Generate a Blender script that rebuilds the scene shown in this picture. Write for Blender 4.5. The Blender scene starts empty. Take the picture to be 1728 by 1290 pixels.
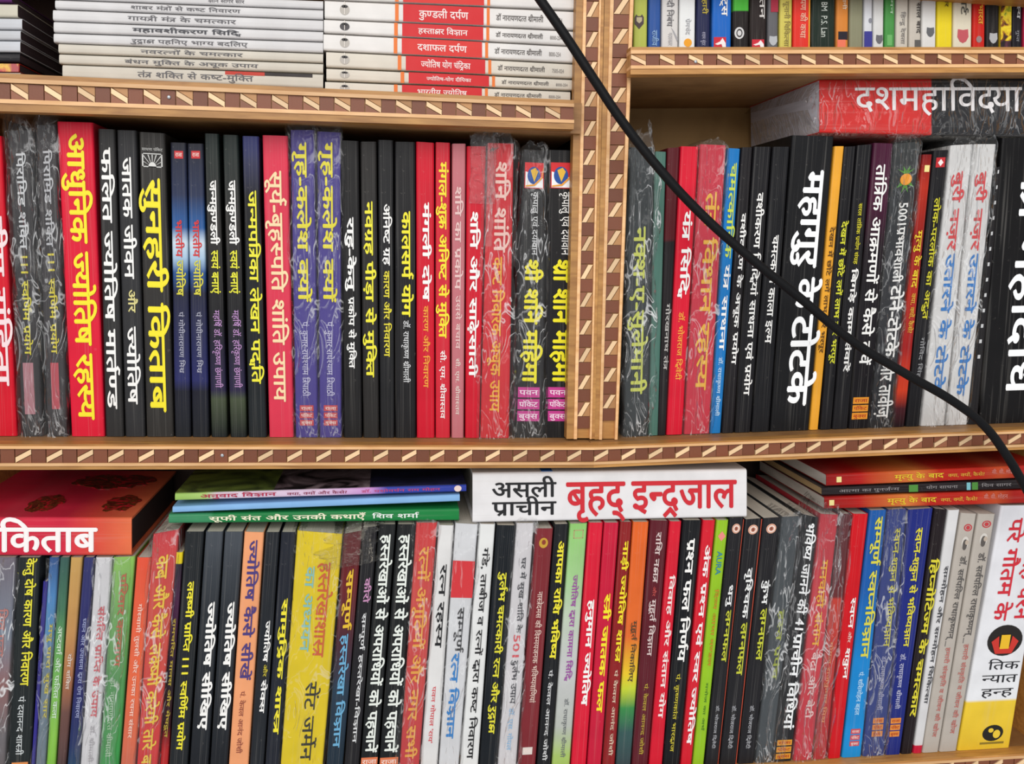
import bpy, bmesh, math, random
import numpy as np
from mathutils import Matrix, Vector, noise as mnoise
random.seed(7)
SC = bpy.context.scene
COL = SC.collection

# ---------------------------------------------------------------- camera, world, lights, exposure
W, H, F = 1728, 1290, 1585.0
DIST = 0.65
YAW, PITCH, ROLL = math.radians(7.6), math.radians(7.9), math.radians(1.6)
CAM = Vector((0, -DIST, 0))
Fw = Vector((math.sin(YAW)*math.cos(PITCH), math.cos(YAW)*math.cos(PITCH), -math.sin(PITCH)))
R0 = Vector((math.cos(YAW), -math.sin(YAW), 0))
U0 = R0.cross(Fw)
Rt = R0*math.cos(ROLL) + U0*math.sin(ROLL)
Up = U0*math.cos(ROLL) - R0*math.sin(ROLL)
cam = bpy.data.cameras.new('camera')
cam.sensor_width = 36; cam.sensor_fit = 'HORIZONTAL'; cam.lens = F*36/W
cam.clip_start = 0.01; cam.clip_end = 50
co = bpy.data.objects.new('camera', cam); COL.objects.link(co)
m = Matrix((Rt, Up, -Fw)).transposed().to_4x4(); m.translation = CAM
co.matrix_world = m
SC.camera = co
SC.view_settings.view_transform = 'Standard'; SC.view_settings.look = 'None'
SC.view_settings.gamma = 1; SC.view_settings.use_curve_mapping = False
SC.view_settings.exposure = 0.30
wd = bpy.data.worlds.new('world'); SC.world = wd; wd.use_nodes = True
wd.node_tree.nodes['Background'].inputs[0].default_value = (0.93, 0.96, 1.0, 1)
wd.node_tree.nodes['Background'].inputs[1].default_value = 0.42
def area(name, loc, tgt, size, power, col):
    l = bpy.data.lights.new(name, 'AREA'); l.shape = 'RECTANGLE'; l.size, l.size_y = size; l.energy = power; l.color = col
    o = bpy.data.objects.new(name, l); COL.objects.link(o); o.location = loc
    o.rotation_euler = (Vector(tgt)-Vector(loc)).to_track_quat('-Z', 'Y').to_euler(); return o
# broad soft daylight, added behind and above the camera; its source is unseen
area('added_front_daylight', (-0.5, -3.0, 1.3), (0, 0, -0.05), (3.2, 2.2), 78, (1.0, 0.98, 0.95))

def px(x, y, yp=0.0):
    d = Fw + Rt*((x-W/2)/F) + Up*((H/2-y)/F)
    t = (yp - CAM.y)/d.y
    return CAM + d*t

# ---------------------------------------------------------------- materials
def lin(h):
    if isinstance(h, str):
        c = [int(h[i:i+2], 16)/255 for i in (0, 2, 4)]
    else: c = h
    return tuple(((v+.055)/1.055)**2.4 if v > .04045 else v/12.92 for v in c) + (1,)
_m = {}
def base_mat(key):
    mt = bpy.data.materials.new(key); mt.use_nodes = True
    return mt, mt.node_tree.nodes, mt.node_tree.links, mt.node_tree.nodes['Principled BSDF']
def ink(h):
    k = 'ink_'+h
    if k not in _m:
        mt, n, l, p = base_mat(k); p.inputs['Base Color'].default_value = lin(h); p.inputs['Roughness'].default_value = .45; p.inputs['Specular IOR Level'].default_value = .3
        nz = n.new('ShaderNodeTexNoise'); nz.inputs['Scale'].default_value = 60
        tc = n.new('ShaderNodeTexCoord'); l.new(tc.outputs['Object'], nz.inputs['Vector'])
        mr = n.new('ShaderNodeMapRange'); mr.inputs['To Min'].default_value = .35; mr.inputs['To Max'].default_value = .6
        l.new(nz.outputs['Fac'], mr.inputs['Value']); l.new(mr.outputs[0], p.inputs['Roughness']); _m[k] = mt
    return _m[k]
def cover(stops, rough=.33):
    """printed, laminated paper; stops = [(t, hex), ...] from the top of the spine to its foot (print colour, at times with painted sheen)"""
    if isinstance(stops, str): stops = [(0, stops)]
    k = 'cover_'+'_'.join('%g%s' % s for s in stops)+'%g' % rough
    if k in _m: return _m[k]
    mt, n, l, p = base_mat(k[:60]); p.inputs['Specular IOR Level'].default_value = .16
    uv = n.new('ShaderNodeUVMap'); sx = n.new('ShaderNodeSeparateXYZ'); l.new(uv.outputs[0], sx.inputs[0])
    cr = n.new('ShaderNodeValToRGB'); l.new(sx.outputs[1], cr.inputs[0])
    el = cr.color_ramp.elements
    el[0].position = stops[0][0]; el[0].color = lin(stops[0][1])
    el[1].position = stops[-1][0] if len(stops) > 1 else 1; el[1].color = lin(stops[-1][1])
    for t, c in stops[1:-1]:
        e = el.new(t); e.color = lin(c)
    tc = n.new('ShaderNodeTexCoord')
    nz = n.new('ShaderNodeTexNoise'); nz.inputs['Scale'].default_value = 45; nz.inputs['Detail'].default_value = 6
    l.new(tc.outputs['Object'], nz.inputs['Vector'])
    oi = n.new('ShaderNodeObjectInfo')
    hs = n.new('ShaderNodeHueSaturation')
    mr = n.new('ShaderNodeMapRange'); mr.inputs['To Min'].default_value = .78; mr.inputs['To Max'].default_value = 1.12
    l.new(nz.outputs['Fac'], mr.inputs['Value']); l.new(mr.outputs[0], hs.inputs['Value']); l.new(cr.outputs[0], hs.inputs['Color'])
    # fine creases running along the spine
    ms = n.new('ShaderNodeMapping'); ms.inputs['Scale'].default_value = (14, 1.2, 1); l.new(uv.outputs[0], ms.inputs[0])
    ad = n.new('ShaderNodeVectorMath'); ad.operation = 'ADD'; cb = n.new('ShaderNodeCombineXYZ'); l.new(oi.outputs['Random'], cb.inputs[2]); l.new(ms.outputs[0], ad.inputs[0]); l.new(cb.outputs[0], ad.inputs[1])
    ns = n.new('ShaderNodeTexNoise'); ns.inputs['Scale'].default_value = 1.6; ns.inputs['Detail'].default_value = 5; l.new(ad.outputs[0], ns.inputs['Vector'])
    mc = n.new('ShaderNodeMapRange'); mc.inputs['From Min'].default_value = .55; mc.inputs['From Max'].default_value = .8; mc.inputs['To Max'].default_value = .16; l.new(ns.outputs['Fac'], mc.inputs['Value'])
    mk = n.new('ShaderNodeMix'); mk.data_type = 'RGBA'; mk.inputs['B'].default_value = (.55, .52, .48, 1)
    l.new(mc.outputs[0], mk.inputs['Factor']); l.new(hs.outputs[0], mk.inputs['A'])
    # rubbed specks and pale scuffs of the print
    n2 = n.new('ShaderNodeTexNoise'); n2.inputs['Scale'].default_value = 210; n2.inputs['Detail'].default_value = 8; n2.inputs['Roughness'].default_value = .75
    l.new(tc.outputs['Object'], n2.inputs['Vector'])
    m2 = n.new('ShaderNodeMapRange'); m2.inputs['From Min'].default_value = .62; m2.inputs['From Max'].default_value = .78; m2.inputs['To Max'].default_value = .28
    l.new(n2.outputs['Fac'], m2.inputs['Value'])
    mx = n.new('ShaderNodeMix'); mx.data_type = 'RGBA'; mx.inputs['B'].default_value = (.6, .55, .5, 1)
    l.new(m2.outputs[0], mx.inputs['Factor']); l.new(mk.outputs['Result'], mx.inputs['A']); l.new(mx.outputs['Result'], p.inputs['Base Color'])
    mr3 = n.new('ShaderNodeMapRange'); mr3.inputs['To Min'].default_value = rough-.1; mr3.inputs['To Max'].default_value = rough+.2
    l.new(nz.outputs['Fac'], mr3.inputs['Value']); l.new(mr3.outputs[0], p.inputs['Roughness'])
    bp = n.new('ShaderNodeBump'); bp.inputs['Strength'].default_value = .12; bp.inputs['Distance'].default_value = .001
    l.new(nz.outputs['Fac'], bp.inputs['Height']); l.new(bp.outputs[0], p.inputs['Normal'])
    _m[k] = mt; return mt
def pages(h='D8CFC0'):
    k = 'pages_'+h
    if k in _m: return _m[k]
    mt, n, l, p = base_mat(k); p.inputs['Roughness'].default_value = .85
    tc = n.new('ShaderNodeTexCoord'); mp = n.new('ShaderNodeMapping'); mp.inputs['Scale'].default_value = (2600, 20, 20)
    l.new(tc.outputs['Object'], mp.inputs[0])
    nz = n.new('ShaderNodeTexNoise'); nz.inputs['Scale'].default_value = 1; l.new(mp.outputs[0], nz.inputs['Vector'])
    cr = n.new('ShaderNodeValToRGB'); c = lin(h)
    cr.color_ramp.elements[0].position = .3; cr.color_ramp.elements[0].color = tuple(v*.72 for v in c[:3])+(1,)
    cr.color_ramp.elements[1].position = .65; cr.color_ramp.elements[1].color = c
    l.new(nz.outputs['Fac'], cr.inputs[0]); l.new(cr.outputs[0], p.inputs['Base Color'])
    _m[k] = mt; return mt
def wood(name, h, h2, sc=(8, 60, 60), rough=.45):
    k = 'wood_'+name
    if k in _m: return _m[k]
    mt, n, l, p = base_mat(k); p.inputs['Roughness'].default_value = rough
    tc = n.new('ShaderNodeTexCoord'); mp = n.new('ShaderNodeMapping'); mp.inputs['Scale'].default_value = sc
    oi = n.new('ShaderNodeObjectInfo'); ad = n.new('ShaderNodeVectorMath'); ad.operation = 'ADD'
    cm = n.new('ShaderNodeCombineXYZ'); mu = n.new('ShaderNodeMath'); mu.operation = 'MULTIPLY'; mu.inputs[1].default_value = 31
    l.new(oi.outputs['Random'], mu.inputs[0]); l.new(mu.outputs[0], cm.inputs[0]); l.new(mu.outputs[0], cm.inputs[1])
    l.new(tc.outputs['Object'], mp.inputs[0]); l.new(mp.outputs[0], ad.inputs[0]); l.new(cm.outputs[0], ad.inputs[1])
    nz = n.new('ShaderNodeTexNoise'); nz.inputs['Scale'].default_value = 4; nz.inputs['Detail'].default_value = 7; nz.inputs['Distortion'].default_value = .6
    l.new(ad.outputs[0], nz.inputs['Vector'])
    cr = n.new('ShaderNodeValToRGB'); cr.color_ramp.elements[0].position = .3; cr.color_ramp.elements[1].position = .7
    cr.color_ramp.elements[0].color = lin(h); cr.color_ramp.elements[1].color = lin(h2)
    l.new(nz.outputs['Fac'], cr.inputs[0])
    hs = n.new('ShaderNodeHueSaturation'); mr = n.new('ShaderNodeMapRange'); mr.inputs['To Min'].default_value = .82; mr.inputs['To Max'].default_value = 1.15
    l.new(oi.outputs['Random'], mr.inputs['Value']); l.new(mr.outputs[0], hs.inputs['Value']); l.new(cr.outputs[0], hs.inputs['Color'])
    l.new(hs.outputs[0], p.inputs['Base Color'])
    bp = n.new('ShaderNodeBump'); bp.inputs['Strength'].default_value = .15; bp.inputs['Distance'].default_value = .0006
    l.new(nz.outputs['Fac'], bp.inputs['Height']); l.new(bp.outputs[0], p.inputs['Normal'])
    _m[k] = mt; return mt
def plastic(milk=.10, tint='FFFFFF'):
    k = 'film_%g' % milk + tint
    if k in _m: return _m[k]
    mt, n, l, p = base_mat(k); n.remove(p); out = [x for x in n if x.type == 'OUTPUT_MATERIAL'][0]
    tc = n.new('ShaderNodeTexCoord')
    mp = n.new('ShaderNodeMapping'); mp.inputs['Scale'].default_value = (1.0, 1.0, .32); mp.inputs['Rotation'].default_value = (0, .12, 0)
    l.new(tc.outputs['Object'], mp.inputs[0])
    nz = n.new('ShaderNodeTexNoise'); nz.inputs['Scale'].default_value = 75; nz.inputs['Detail'].default_value = 2; nz.inputs['Distortion'].default_value = 1.5
    l.new(mp.outputs[0], nz.inputs['Vector'])
    # ridged noise = folds of the film
    sb = n.new('ShaderNodeMath'); sb.operation = 'SUBTRACT'; sb.inputs[1].default_value = .5; l.new(nz.outputs['Fac'], sb.inputs[0])
    ab = n.new('ShaderNodeMath'); ab.operation = 'ABSOLUTE'; l.new(sb.outputs[0], ab.inputs[0])
    n2 = n.new('ShaderNodeTexNoise'); n2.inputs['Scale'].default_value = 22; n2.inputs['Detail'].default_value = 2; l.new(mp.outputs[0], n2.inputs['Vector'])
    bp = n.new('ShaderNodeBump'); bp.inputs['Strength'].default_value = 1; bp.inputs['Distance'].default_value = .008
    l.new(ab.outputs[0], bp.inputs['Height'])
    tr = n.new('ShaderNodeBsdfTransparent'); tr.inputs[0].default_value = (.95, .95, .95, 1)
    gl = n.new('ShaderNodeBsdfGlossy'); gl.inputs['Roughness'].default_value = .10; l.new(bp.outputs[0], gl.inputs['Normal'])
    df = n.new('ShaderNodeBsdfDiffuse'); df.inputs[0].default_value = lin(tint)
    lw = n.new('ShaderNodeLayerWeight'); lw.inputs[0].default_value = .16; l.new(bp.outputs[0], lw.inputs['Normal'])
    mf = n.new('ShaderNodeMapRange'); mf.inputs['To Min'].default_value = .015; mf.inputs['To Max'].default_value = .42; l.new(lw.outputs['Fresnel'], mf.inputs['Value'])
    ed = n.new('ShaderNodeMapRange'); ed.inputs['From Max'].default_value = .018
    ed.inputs['To Min'].default_value = 1.0; ed.inputs['To Max'].default_value = 0.0; l.new(ab.outputs[0], ed.inputs['Value'])
    pt = n.new('ShaderNodeMapRange'); pt.inputs['From Min'].default_value = .38; pt.inputs['From Max'].default_value = .6; l.new(n2.outputs['Fac'], pt.inputs['Value'])
    mu = n.new('ShaderNodeMath'); mu.operation = 'MULTIPLY'; l.new(ed.outputs[0], mu.inputs[0]); l.new(pt.outputs[0], mu.inputs[1])
    m3 = n.new('ShaderNodeMath'); m3.operation = 'MULTIPLY_ADD'; m3.inputs[1].default_value = min(.75, milk*4.2); m3.inputs[2].default_value = milk*.15; l.new(mu.outputs[0], m3.inputs[0])  # white fold lines are highlights painted into the film, over a faint haze
    m1 = n.new('ShaderNodeMixShader'); l.new(m3.outputs[0], m1.inputs[0]); l.new(tr.outputs[0], m1.inputs[1]); l.new(df.outputs[0], m1.inputs[2])
    m2 = n.new('ShaderNodeMixShader'); l.new(mf.outputs[0], m2.inputs[0]); l.new(m1.outputs[0], m2.inputs[1]); l.new(gl.outputs[0], m2.inputs[2])
    l.new(m2.outputs[0], out.inputs[0]); _m[k] = mt; return mt
def picture(name, cols, scale=30, dist=2.0):
    """printed blotchy cover picture"""
    k = 'print_'+name
    if k in _m: return _m[k]
    mt, n, l, p = base_mat(k); p.inputs['Roughness'].default_value = .3
    tc = n.new('ShaderNodeTexCoord'); nz = n.new('ShaderNodeTexNoise'); nz.inputs['Scale'].default_value = scale
    nz.inputs['Detail'].default_value = 4; nz.inputs['Distortion'].default_value = dist
    l.new(tc.outputs['Object'], nz.inputs['Vector']); cr = n.new('ShaderNodeValToRGB')
    el = cr.color_ramp.elements
    ps = [.36+.28*i/(len(cols)-1) for i in range(len(cols))]
    el[0].position = ps[0]; el[0].color = lin(cols[0]); el[1].position = ps[-1]; el[1].color = lin(cols[-1])
    for q, c in list(zip(ps, cols))[1:-1]:
        e = el.new(q); e.color = lin(c)
    l.new(nz.outputs['Fac'], cr.inputs[0]); l.new(cr.outputs[0], p.inputs['Base Color'])
    _m[k] = mt; return mt

# ---------------------------------------------------------------- object helpers
def mesh_obj(name, verts, faces, mat, parent=None, uvs=None, smooth=False):
    me = bpy.data.meshes.new(name); me.from_pydata([tuple(v) for v in verts], [], faces)
    if mat: me.materials.append(mat)
    if uvs is not None:
        ul = me.uv_layers.new(name='UVMap')
        for lp in me.loops: ul.data[lp.index].uv = uvs[lp.vertex_index]
    if smooth:
        for p in me.polygons: p.use_smooth = True
    o = bpy.data.objects.new(name, me); COL.objects.link(o)
    if parent: o.parent = parent
    return o
def thing(name, label, cat, mat4, group=None):
    o = bpy.data.objects.new(name, None); COL.objects.link(o); o.matrix_world = mat4; o.empty_display_size = .02
    o['label'] = label; o['category'] = cat
    if group: o['group'] = group
    return o

# ---------------------------------------------------------------- Devanagari lettering (glyph outlines of the built-in font, shaped here)
_tc = bpy.data.curves.new('glyphs', 'FONT'); _tc.resolution_u = 2
_to = bpy.data.objects.new('glyphs', _tc); COL.objects.link(_to)
_g = {}
def _eval(s, off):
    _tc.body = s; _tc.offset = off
    bpy.context.view_layer.update()
    ev = _to.evaluated_get(bpy.context.evaluated_depsgraph_get()); me = ev.to_mesh()
    n = len(me.vertices); a = np.zeros(n*3); me.vertices.foreach_get('co', a); a = a.reshape(-1, 3)[:, :2]
    me.calc_loop_triangles(); t = np.zeros(len(me.loop_triangles)*3, int); me.loop_triangles.foreach_get('vertices', t)
    ev.to_mesh_clear(); return a, t.reshape(-1, 3)
def glyph(c, off):
    off = 0; k = c
    if k not in _g:
        if c == ' ': _g[k] = (np.zeros((0, 2)), np.zeros((0, 3), int), .3)
        else:
            a, t = _eval(c, 0); b, _ = _eval(c+'I', 0); i, _ = _eval('I', 0)
            _g[k] = (a, t, float(b[:, 0].max()-i[:, 0].max()) if c != 'ि' else glyph('ा', 0)[2])
    return _g[k]
def clipx(a, t, cx):
    """keep the part left of x = cx"""
    V = []; T = []
    for tri in t:
        P = [a[i] for i in tri]; out = []
        for i in range(3):
            p, q = P[i], P[(i+1) % 3]
            if p[0] <= cx: out.append(p)
            if (p[0] <= cx) != (q[0] <= cx):
                s = (cx-p[0])/(q[0]-p[0]); out.append(p+(q-p)*s)
        if len(out) >= 3:
            b = len(V); V += out
            for i in range(1, len(out)-1): T.append((b, b+i, b+i+1))
    return (np.array(V) if V else np.zeros((0, 2))), (np.array(T, int) if T else np.zeros((0, 3), int))
def stroke(pts, w):
    V = []; T = []
    for (x0, y0), (x1, y1) in zip(pts, pts[1:]):
        dx, dy = x1-x0, y1-y0; L = math.hypot(dx, dy); nx, ny = -dy/L*w/2, dx/L*w/2; ex, ey = dx/L*w*.3, dy/L*w*.3
        b = len(V); V += [(x0+nx-ex, y0+ny-ey), (x0-nx-ex, y0-ny-ey), (x1-nx+ex, y1-ny+ey), (x1+nx+ex, y1+ny+ey)]
        T += [(b, b+1, b+2), (b, b+2, b+3)]
    return np.array(V), np.array(T, int)
CONS = set('कखगघङचछजझञटठडढणतथदधनपफबभमयरलवशषसह'); BAR = set('खगघचजझञणतथधनपबभमयलवशषस')
MIDBAR = set('कफ'); VIR = '्'; NUK = '़'
def shape(s, off):
    V = []; T = []; Zl = []; nb = [0]; pen = 0.0
    def put(a, t, x, y=0, sx=1, sy=1):
        if len(a) == 0: return
        Zl.append(np.full(len(a), (len(Zl) % 9)*8e-6)); V.append(a*np.array([sx, sy])+np.array([x, y])); T.append(t+nb[0]); nb[0] += len(a)
    def puts(pts, w, x):
        for p, q in zip(pts, pts[1:]): put(*stroke([p, q], w), x)
    sw = .078
    i = 0; n = len(s)
    while i < n:
        c = s[i]
        if c not in CONS:
            a, t, ad = glyph(c, off); 
            put(a, t, pen + (0 if ad > 0 else -0.02)); pen += ad; i += 1; continue
        cl = []                                      # consonant cluster
        while i < n and s[i] in CONS:
            k = s[i]; i += 1; nk = False
            if i < n and s[i] == NUK: nk = True; i += 1
            cl.append((k, nk))
            if i < n and s[i] == VIR and i+1 < n and s[i+1] in CONS: i += 1
            else: break
        dead = i < n and s[i] == VIR
        if dead: i += 1
        marks = []
        while i < n and s[i] in 'ािीुूृेैोौंँःॉॅ': marks.append(s[i]); i += 1
        LIG = {'जञ': ([[(.10, .43), (.28, .43), (.37, .33), (.32, .19), (.2, .13), (.08, .2)], [(.36, .30), (.66, .30)], [(.36, .2), (.42, .08), (.33, -.06)], [(.66, .6), (.66, .02)], [(0, .585), (.78, .585)]], .78),
               'कष': ([[(.34, .6), (.16, .52), (.12, .43), (.2, .34), (.36, .33)], [(.2, .34), (.08, .2), (.14, .06), (.3, .06), (.36, .18), (.24, .24), (.56, .3)], [(.57, .6), (.57, .02)], [(.26, .585), (.7, .585)]], .69)}
        lg = LIG.get(cl[-2][0]+cl[-1][0]) if len(cl) > 1 else None
        reph = len(cl) > 1 and cl[0][0] == 'र'
        if reph: cl = cl[1:]
        rak = len(cl) > 1 and cl[-1][0] == 'र'
        if rak: cl = cl[:-1]
        if 'ि' in marks:
            a, t, ad = glyph('ि', off); put(a, t, pen); pen += ad; marks.remove('ि')
        ad = 0
        j = 0
        while j < len(cl):
            k, nk = cl[j]; last = j == len(cl)-1
            if lg and j == len(cl)-2:
                for pt in lg[0]: puts(pt, .078, pen)
                ad = lg[1]; pen += ad; break
            a, t, ad = glyph(k, off)
            if rak and last and k == 'त':
                a, t, ad = glyph('ा', off); ad0 = ad
                put(a, t, pen+.2); puts([(0, .585), (.24, .585)], .075, pen)
                puts([(.34, .33), (.06, .33)], sw, pen); puts([(.31, .33), (.03, .04)], sw, pen)
                ad = ad0+.2; pen += ad; rak = False; j += 1; continue
            if last:
                put(a, t, pen)
                if nk:
                    q, r, _ = glyph(NUK, off); put(q, r, pen+ad+(0 if k in BAR else .06))
                pen += ad
            elif k in BAR:
                b, u = clipx(a, t, ad-.172); put(b, u, pen); pen += ad-.182
            elif k in MIDBAR:
                b, u = clipx(a, t, .60 if k == 'क' else .62); put(b, u, pen); pen += .56
            elif k == 'द' or k == 'ह':
                put(a, t, pen); k2 = cl[j+1][0]; a2, t2, ad2 = glyph(k2, off)
                if k2 == 'य': put(a2, t2, pen+ad*.80); pen += ad*.8+ad2; ad = ad2; j += 2; continue
                put(a2, t2, pen+ad*.55, -.17, .62, .62); pen += max(ad, ad*.55+ad2*.62-.04); j += 1
            else:
                put(a, t, pen); pen += ad; q, r, _ = glyph(VIR, off); put(q, r, pen+.12-ad/2)
            j += 1
        k = cl[-1][0]
        dx = -.32 if k in MIDBAR else (0 if k in BAR else .12-ad/2)
        if rak:
            bx = pen-.12+dx
            if k in BAR or k in MIDBAR: puts([(bx, .26), (bx-.22, .02)], sw, 0)
            else: puts([(bx-.16, -.16), (bx, -.02), (bx+.14, -.16)], sw, 0)
        if dead:
            q, r, _ = glyph(VIR, off); put(q, r, pen+dx)
        for mk in marks:
            a, t, ad2 = glyph(mk, off)
            if ad2 > .1: put(a, t, pen); pen += ad2; dx = 0
            else: put(a, t, pen+dx+(.1 if mk in 'ंँ' and any(z in marks for z in 'ेैोौी') else 0))
        if reph: puts([(pen-.12+dx, .6), (pen-.2+dx, .75), (pen-.12+dx, .86), (pen-.0+dx, .83)], sw*.9, 0)
    if not V: return np.zeros((0, 2)), np.zeros((0, 3), int), 0
    ZZ = np.concatenate(Zl)
    P, Q = np.concatenate(V), np.concatenate(T)
    a, b2, c2 = P[Q[:, 0]], P[Q[:, 1]], P[Q[:, 2]]
    ar = (b2[:, 0]-a[:, 0])*(c2[:, 1]-a[:, 1])-(b2[:, 1]-a[:, 1])*(c2[:, 0]-a[:, 0])
    Q = Q[np.abs(ar) > 1e-6]; ar = ar[np.abs(ar) > 1e-6]
    Q[ar < 0] = Q[ar < 0][:, ::-1]
    if off > .002:                                    # heavier weight: the outline laid down again a little to each side
        d = [(-off, 0), (off, 0), (0, off*.8), (0, -off*.8)] if off > .012 else [(-off, -off*.5), (off, off*.5)]
        Q = np.concatenate([Q+k*len(P) for k in range(len(d))]); P = np.concatenate([P+np.array(v) for v in d]); ZZ = np.concatenate([ZZ+k*7e-5 for k in range(len(d))])
    return P, Q, ZZ

# ---------------------------------------------------------------- rows on which books stand: a line (x, z) at the shelf front
class Row:
    def __init__(s, p, q):
        a, b = px(*p), px(*q); s.a, s.b = a, b; s.k = (b.z-a.z)/(b.x-a.x)
    def z(s, x): return s.a.z+s.k*(x-s.a.x)
ROW = {'midL': Row((0, 747), (960, 750)), 'midR': Row((1000, 749), (1728, 723)), 'low': Row((0, 1372), (1728, 1266)),
       'topL': Row((0, 126), (965, 171)), 'topR': Row((1065, 82), (1728, 82))}
FR = {'A': (0, 200, 2.303), 'B': (280, 200, 2.303), 'C': (570, 200, 2.303), 'D': (850, 200, 2.303), 'E': (1100, 200, 2.303), 'F': (1400, 200, 2.305),
      'J': (0, 760, 2.433), 'K': (260, 760, 2.433), 'L': (550, 760, 2.433), 'M': (830, 760, 2.433), 'N': (1110, 760, 2.433), 'O': (1400, 760, 2.433),
      'G': (1050, 0, 2.5487), 'H': (0, 0, 3.224), 'I': (450, 0, 2.658), 'P': (0, 0, 1)}
_T = {}
class Book:
    """corner order: top-left, top-right, bottom-left, bottom-right of the spine as it stands upright; a lying book gets the same
    spine turned a quarter: its 'top' is its left end and its 'right' is upward."""
    def __init__(b, fr, pts, col, label, runs=(), row=None, wrap=None, y0=.02, depth=.128, deco=(), lying=False, group=None,
                 name='book', cat='book', page='D8CFC0', hard=False, gap=.00025, rough=.36):
        if y0 == .02 and (row == 'low' or FR[fr][1] == 760 or fr == 'P'): y0 = .004
        fx, fy, fs = FR[fr]; b.fr = FR[fr]; b.y0 = y0; b.lying = lying
        P = [px(fx+pts[i]/fs, fy+pts[i+1]/fs, y0) for i in (0, 2, 4, 6)]
        Q = [Vector((p.x, p.z)) for p in P]
        b.pts = pts
        if row:
            R = ROW[row]; ok = []
            for tp, bt in ((Q[0], Q[2]), (Q[1], Q[3])):
                d = bt-tp; s = (R.z(tp.x)-tp.y)/(d.y-R.k*d.x); e = tp+d*s; ok.append(Vector((e.x, e.y+.0003)))
            Q[2], Q[3] = ok
        if lying: org = (Q[0]+Q[2])/2; d = Q[2]-Q[0]; ang = -math.atan2(d.y, d.x)
        else: org = (Q[2]+Q[3])/2; d = (Q[0]+Q[1])/2-org; ang = math.atan2(d.x, d.y)
        M = Matrix.Translation((org.x, y0, org.y)) @ Matrix.Rotation(ang, 4, 'Y')
        b.M = M; b.Mi = M.inverted()
        b.Q = [(b.Mi @ Vector((q.x, y0, q.y))) for q in Q]; b.Q = [Vector((q.x, q.z)) for q in b.Q]
        e = gap; 
        ax = (b.Q[1]-b.Q[0]).normalized(); b.Q[0] += ax*e; b.Q[1] -= ax*e; b.Q[2] += ax*e; b.Q[3] -= ax*e
        b.root = thing(name, label, cat, M, group)
        b.len = ((b.Q[0]-b.Q[2]).length+(b.Q[1]-b.Q[3]).length)/2; b.wid = (b.Q[1]-b.Q[0]).length
        b.cover(col, depth, hard, rough); b.pg(page, depth, hard)
        for r in runs: b.text(*r)
        k = 0
        for d in deco:
            b.deco(*d)
            if d[0] == 'rect' and len(d) > 6 and d[6] == 'label' and d[5] != 'C43A8C' and (d[2]-d[1] < 45 or d[2] > 1300):
                yl = d[5][:2] in ('E8', 'D8', 'E0') and d[5] not in ('D8CCC4', 'D8744A', 'D88A50'); c = min(d[2], d[1]+34)
                b.text(('राजा', 'पॉकेट', 'बुक्स')[k % 3], d[1]+2, c-1, 'A8281E' if yl else 'F0DCD4', d[3]+.06, d[4]-.06, .01, 'publisher_mark', True); k += 1
        if wrap is not None: b.wrap(**wrap)
    def at(b, u, t, y=0.0):
        l = b.Q[0].lerp(b.Q[2], t); r = b.Q[1].lerp(b.Q[3], t); p = l.lerp(r, u); return Vector((p.x, y, p.y))
    def cover(b, col, dp, hard, rough):
        th = .0016 if hard else .00045; r = min(.0022 if hard else .0016, b.wid*.3); over = 0
        w = b.wid; prof = [(0, dp)]
        for k in range(5):
            a = math.pi/2*k/4; prof.append(((r-r*math.cos(a))/w, r-r*math.sin(a)))
        prof += [(.5, -.0001)]
        for k in range(5):
            a = math.pi/2*k/4; prof.append((1-(r-r*math.sin(a))/w, r-r*math.cos(a)))
        prof.append((1, dp)); n = len(prof)
        V = []; UV = []
        for t in (0, 1):
            for u, y in prof: V.append(b.at(u, t, y)); UV.append((u, t))
        for t in (0, 1):
            for u, y in prof: 
                uu = min(max(u, th/w), 1-th/w); V.append(b.at(uu, t, y if y > r else max(y, 0)+th)); UV.append((u, t))
        Fc = []
        for i in range(n-1):
            Fc.append((i, i+1, n+i+1, n+i)); Fc.append((2*n+i+1, 2*n+i, 3*n+i, 3*n+i+1))
            Fc.append((i+1, i, 2*n+i, 2*n+i+1)); Fc.append((n+i, n+i+1, 3*n+i+1, 3*n+i))
        Fc += [(0, n, 3*n, 2*n), (n-1, 3*n-1, 4*n-1, 2*n-1)]
        o = mesh_obj('cover', V, Fc, cover(col, rough), b.root, UV); b.fix(o)
    def fix(b, o):
        bm = bmesh.new(); bm.from_mesh(o.data); bmesh.ops.recalc_face_normals(bm, faces=bm.faces); bm.to_mesh(o.data); bm.free()
    def pg(b, page, dp, hard):
        th = (.0018 if hard else .0006)/b.wid; e = (.0022 if hard else .0004)/b.len
        V = [b.at(u, t, y) for t in (e, 1-e) for u in (th, 1-th) for y in (.0019 if hard else .0007, dp-.0012)]
        f = [(0, 1, 3, 2), (4, 6, 7, 5), (0, 4, 5, 1), (2, 3, 7, 6), (0, 2, 6, 4), (1, 5, 7, 3)]
        o = mesh_obj('page_block', V, f, pages(page), b.root); b.fix(o)
    def t_of(b, c):
        """position along the spine of a frame coordinate (y for standing books, x for lying ones)"""
        fx, fy, fs = b.fr; p = b.pts
        if b.lying:
            s = (c-(p[0]+p[2])/2)/((p[4]+p[6])/2-(p[0]+p[2])/2)
        else: s = (c-(p[1]+p[3])/2)/((p[5]+p[7])/2-(p[1]+p[3])/2)
        x = (p[0]+p[2])/2+((p[4]+p[6])/2-(p[0]+p[2])/2)*s; y = (p[1]+p[3])/2+((p[5]+p[7])/2-(p[1]+p[3])/2)*s
        w = b.Mi @ px(fx+x/fs, fy+y/fs, b.y0)
        if b.lying: a, e = (b.Q[0].x+b.Q[1].x)/2, (b.Q[2].x+b.Q[3].x)/2; return (w.x-a)/(e-a)
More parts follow.
